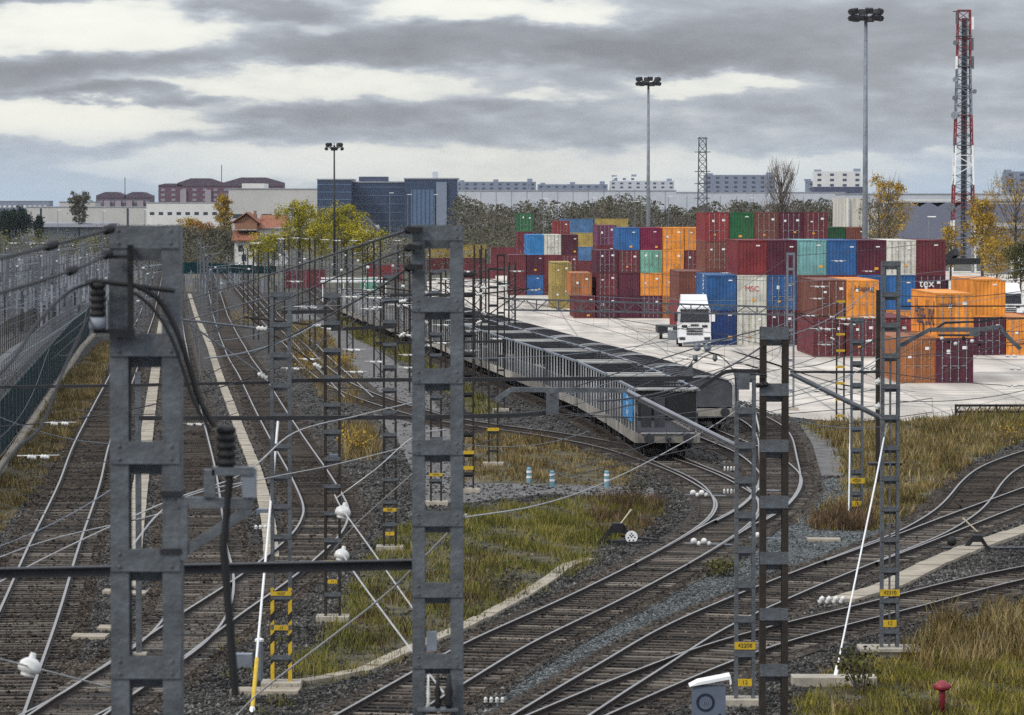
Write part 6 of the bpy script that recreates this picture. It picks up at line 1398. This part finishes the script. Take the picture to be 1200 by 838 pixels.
# bollards, red post, small things
m_bol = mat('blue bollard plastic', (.16, .30, .36), .5, 0, .1, 3)
for px, py, lab in ((620, 567, 'leftmost blue and white bollard on the service path'), (647, 571, 'middle blue and white bollard on the service path'), (711, 571, 'blue and white bollard nearest the hand lever side of the path')):
    p = at(px, py); o = thing('bollard', lab, 'bollard', p, group='blue bollards on the service path'); MB().lathe((0, 0, 0), [(0, .11), (.64, .10), (.68, .05)], n=12).build('post', m_bol, o, smooth=False)
    for z in (.24, .46): MB().lathe((0, 0, z), [(0, .113), (.09, .112)], n=12).build('band', m_white, o)
p = at(1104, 838); o = thing('hydrant', 'small red post with a round head in the weeds', 'hydrant', p); hm = mat('dark red hydrant paint', (.22, .02, .03), .5, 0, .2, 3)
MB().lathe((0, 0, 0), [(0, .08), (.5, .07), (.55, .07)], n=12).build('stem', hm, o, smooth=True); MB().lathe((0, 0, .55), [(0, .08), (.03, .17), (.10, .19), (.15, .14), (.20, .10), (.24, .03)], n=14).build('head', hm, o, smooth=True); MB().tube((-.2, 0, .66), (.2, 0, .66), .05, n=8).build('outlet', hm, o)
p = at(1120, 490); o = thing('barrier', 'low black lattice barrier at the edge of the yard', 'barrier', p)
for z in (.28, .62): MB().box(0, 4.4, -.06, .06, z, z + .12).build('rail', m_black, o)
for i in range(9): MB().bar((i * .55, 0, .3), (i * .55 + .27, 0, .7), .06).build('brace', m_black, o)
for x in (0, 2.2, 4.4): MB().box(x - .05, x + .05, -.1, .1, 0, .75).build('post', m_black, o)
# bushes one can point at
def bush(label, px, py, h, w, leaf, n=260):
    p = at(px, py); o = thing('shrub', label, 'shrub', p, group='single shrubs among the tracks'); st = MB(); tips = []
    for i in range(22):
        a = random.random() * 6.28; L_ = w * random.uniform(.2, .5); q = Vector((math.cos(a) * L_, math.sin(a) * L_, h * random.uniform(.5, 1))); st.tube((math.cos(a) * .1, math.sin(a) * .1, 0), q, .014, .006, n=3, cap=False); tips.append(q); tips.append(q * .7)
    st.build('stems', m_twig, o); k = rng.integers(0, len(tips), n); c = np.array([tuple(t) for t in tips])[k] + rng.normal(size=(n, 3)) * w * .10
    inst('foliage', quads_mesh('foliage', c, np.full(n, .10), rng.random(n), lf[leaf]), o)
bush('dark twiggy shrub standing in the grass bank', 592, 704, 1.0, 1.2, 'brown'); bush('dry shrub at the right edge of the golden weeds', 1182, 522, 1.2, 1.3, 'gold', 150)
bush('low dark shrub on the gravel left of the cabinet mast', 848, 676, .5, 1.0, 'olive', 350); bush('brown shrub in the corner near the guy rod block', 1010, 812, 1.0, 1.2, 'olive', 300)
bush('small shrub at the bend of the wagons path', 748, 590, 1.1, 1.2, 'brown', 250); bush('ochre shrub left of the far service road', 416, 536, 1.3, 1.5, 'gold', 400)
bush('ochre shrub between the far rails', 355, 436, 1.3, 2.0, 'gold', 400); bush('green shrub by the far rails near the yellow footed mast', 345, 405, 1.4, 2.2, 'olive', 400); bush('ochre shrub by the service road edge', 404, 430, 1.0, 1.8, 'gold', 400); bush('ochre shrub on the far left tracks', 282, 384, 1.4, 2.2, 'gold', 350)
# ------------------------------------------------------------------ depot on the left: screen fence, railings, rows of masts
Y0, Y1 = 150, 345
o = thing('screen_fence', 'dark green screened fence running away along the left edge', 'fence', (-8.1 - .0889 * 171, 171, 0))
def fx(Y, x0): return x0 - .0889 * Y
ys = [168 + 4.2 * i for i in range(44)]; ys = [Y for Y in [140 + 4.2 * i for i in range(49)]]
for a, b in zip(ys, ys[1:]):
    p0 = Vector((fx(a, -8.1), a, gz(a))) - Vector(o.location); p1 = Vector((fx(b, -8.1), b, gz(b))) - Vector(o.location)
    MB().bar(p0 + Vector((0, .05, 1.35)), p1 + Vector((0, -.05, 1.35)), .04, 2.5).build('panel', m_teal, o); MB().box(p0.x - .05, p0.x + .05, p0.y - .05, p0.y + .05, 0, 2.75).build('post', m_galv, o)
b = MB()
for a, c in zip(ys, ys[1:]): b.slab([(fx(a, -7.85), a), (fx(a, -7.55), a), (fx(c, -7.55), c), (fx(c, -7.85), c)], gz(a), gz(a) + .25)
tag(b.build('kerb', m_duct, world=True), 'pale kerb along the foot of the green screen fence', 'kerb')
def railing(label, x0, ya, yb, h, step, m, mesh=True):
    o = thing('railing', label, 'railing', (fx(ya, x0), ya, gz(ya)), group='railings of the depot'); L0 = Vector(o.location); Y = ya; n = 0; pm_ = MB().box(-.04, .04, -.04, .04, 0, h).mesh('post', m)
    while Y < yb and n < 100:
        inst('post', pm_, o, (fx(Y, x0) - L0.x, Y - L0.y, gz(Y) - L0.z)); Y += step; n += 1
    for z in (h - .05, h * .62, h * .3): MB().path([Vector((fx(q, x0), q, gz(q) + z)) - L0 for q in lin(ya, min(yb, Y), 12)], .032, 5).build('rail', m, o)
    return o
for i, (x0, ya, yb, h, st) in enumerate([(-10.5, 210, 430, 2.2, 3.2), (-13.5, 250, 480, 2.4, 3.2), (-16.0, 290, 520, 1.6, 3.4), (-19.5, 330, 600, 2.4, 3.6), (-24, 390, 700, 2.2, 4.2), (-29, 450, 800, 2.0, 5)]):
    railing(f'{["nearest", "second", "third", "fourth", "fifth", "farthest"][i]} railing behind the green screen fence in the depot on the left', x0, ya, yb, h, st, m_galv if i % 2 == 0 else m_rusty)
# slim depot masts: one of each kind, then copies
def slim_mast():
    o = thing('lattice_mast', 'slim pale lattice mast in the rows of the depot on the left', 'lattice mast', group='slim masts of the depot'); w = .26
    for s in (-1, 1): MB().box(s * w - .06, s * w + .06, -.09, .09, 0, 8.2).build('leg', m_galv, o)
    MB().path([((-w if i % 2 else w), 0, .4 + i * .5) for i in range(16)], .045, 4).build('lacing', m_galv_far, o); MB().bar((0, 0, 6.6), (2.6, 0, 6.9), .08).build('cantilever', m_galv_far, o); MB().bar((0, 0, 5.4), (2.2, 0, 6.8), .06).build('stay', m_galv, o)
    MB().lathe((.5, 0, 6.55), [(0, .03), (.05, .1), (.2, .1), (.25, .03)], (1, 0, .1), 8).build('insulator', m_porc, o); return o
proto = slim_mast(); spots = []
for i in range(34):
    px = random.uniform(2, 128); Y = random.uniform(330, 720); spots.append((px, Y))
for x0, ys_ in ((-3.4, (260, 300, 345, 390, 440, 500, 560)), (3.2, (330, 385, 440, 500, 570))):
    for Y in ys_: spots.append((600 + fx(Y, x0) / Y * F, Y))
for px in (312, 329, 345, 356, 372, 384, 396, 411, 441, 462, 497, 530): spots.append((px, random.uniform(420, 560)))
for i, (px, Y) in enumerate(spots):
    o = proto if i == 0 else copy_tree(proto); o.location = (XP(px, Y), Y, gz(Y)); o.rotation_euler.z = random.uniform(-.2, .2); o.scale.z = random.uniform(.72, 1.05)
    if px > 140: o['label'] = 'slim pale lattice mast along the far tracks before the yellow trees'; o['group'] = 'slim masts along the far tracks'
# darker masts standing among the thin black ones
dk = thing('lattice_mast', 'thin dark lattice mast among many behind the two portal masts', 'lattice mast', group='thin dark masts in the distance'); w = .22
for s in (-1, 1): MB().box(s * w - .05, s * w + .05, -.08, .08, 0, 8.6).build('leg', m_rusty, dk)
MB().path([((-w if i % 2 else w), 0, .4 + i * .5) for i in range(17)], .04, 4).build('lacing', m_galv, dk); MB().bar((0, 0, 6.9), (-2.4, 0, 7.1), .08).build('cantilever', m_galv, dk); MB().lathe((-.5, 0, 6.9), [(0, .03), (.05, .1), (.2, .1), (.25, .03)], (-1, 0, .1), 8).build('insulator', m_porc, dk)
for i, (px, Y) in enumerate([(300, 330), (318, 290), (336, 350), (366, 300), (410, 280), (428, 330), (442, 250), (470, 290), (484, 230), (500, 260), (526, 250), (536, 300), (560, 240), (566, 290), (600, 262), (288, 380), (352, 400), (398, 380)]):
    o = dk if i == 0 else copy_tree(dk); o.location = (XP(px, Y), Y, gz(Y)); o.rotation_euler.z = random.choice((0, math.pi)) + random.uniform(-.2, .2); o.scale.z = random.uniform(.85, 1.08)
for k, (a, b_, y) in enumerate(((296, 420, 300), (300, 470, 308), (330, 540, 316), (380, 560, 322), (420, 600, 330), (440, 590, 340))): wire('thin wire of the overhead line strung between masts', [(a, y, 330), (b_, y + random.uniform(-4, 6), 270)], .02, m_wire, .2)
for k in range(9): wire('cable of the depot lines along the left edge', [(-30, 300 + k * 24, 150 + 8 * k), (120 - k * 3, 285 + k * 13, 330 - 10 * k)], .022, m_wire if k % 3 else m_galv_far, .2, group='depot cables on the left')
# pale short posts, like a stockade, in the depot
po = thing('depot_post', 'short pale post among many in the depot on the left', 'post', group='pale posts of the depot'); MB().box(-.11, .11, -.09, .09, 0, 3.2).build('shaft', mat('pale depot post', (.15, .16, .18), .7, 0, .35, 1.0, rnd=.85), po); MB().box(-.5, .5, -.04, .04, 2.5, 2.62).build('cross_arm', m_galv_far, po)
for i in range(180):
    px = random.uniform(-5, 130); Y = random.choice((360, 400, 440, 490, 540, 600, 680, 760)) + random.uniform(-6, 6); o = po if i == 0 else copy_tree(po); o.location = (XP(px, Y), Y, gz(Y)); o.scale.z = random.uniform(.6, 1.5)
for i in range(46):
    px = 205 + i * 2.7; Y = random.uniform(540, 640); o = copy_tree(po); o.location = (XP(px, Y), Y, gz(Y)); o.scale.z = random.uniform(.4, .7); o['label'] = 'short pale post at the far end of the left tracks'; o['group'] = 'pale posts at the far end of the tracks'
o = thing('shelter', 'flat white shelter roof by the far end of the wagons', 'shelter', (XP(415, 500), 500, gz(500)))
MB().box(-4.5, 4.5, 0, 3, P(415, 331, 500).z - gz(500), P(415, 329, 500).z - gz(500)).build('roof', m_white, o)
for x in (-4.2, -1.4, 1.4, 4.2): MB().box(x - .06, x + .06, .1, .22, 0, P(415, 331, 500).z - gz(500)).build('post', m_white, o)
MB().box(-4.4, 4.4, -.05, .05, P(415, 327, 500).z - gz(500), P(415, 325, 500).z - gz(500)).build('railing', m_white, o)
# ------------------------------------------------------------------ the air
def haze():
    m = bpy.data.materials.new('pale air'); m.use_nodes = True; t = m.node_tree; t.nodes.clear(); o = N('ShaderNodeOutputMaterial', t); v = N('ShaderNodeVolumePrincipled', t)
    v.inputs['Color'].default_value = (.80, .86, .95, 1); v.inputs['Density'].default_value = HAZE; v.inputs['Anisotropy'].default_value = 0.0; t.links.new(v.outputs[0], o.inputs['Volume'])
    b = MB().box(-2600, 2600, -80, 3600, -2.6, 62).build('haze', m); tag(b, 'pale haze over the far buildings', 'haze', None, 'stuff')
HAZE = 0.000025
haze()
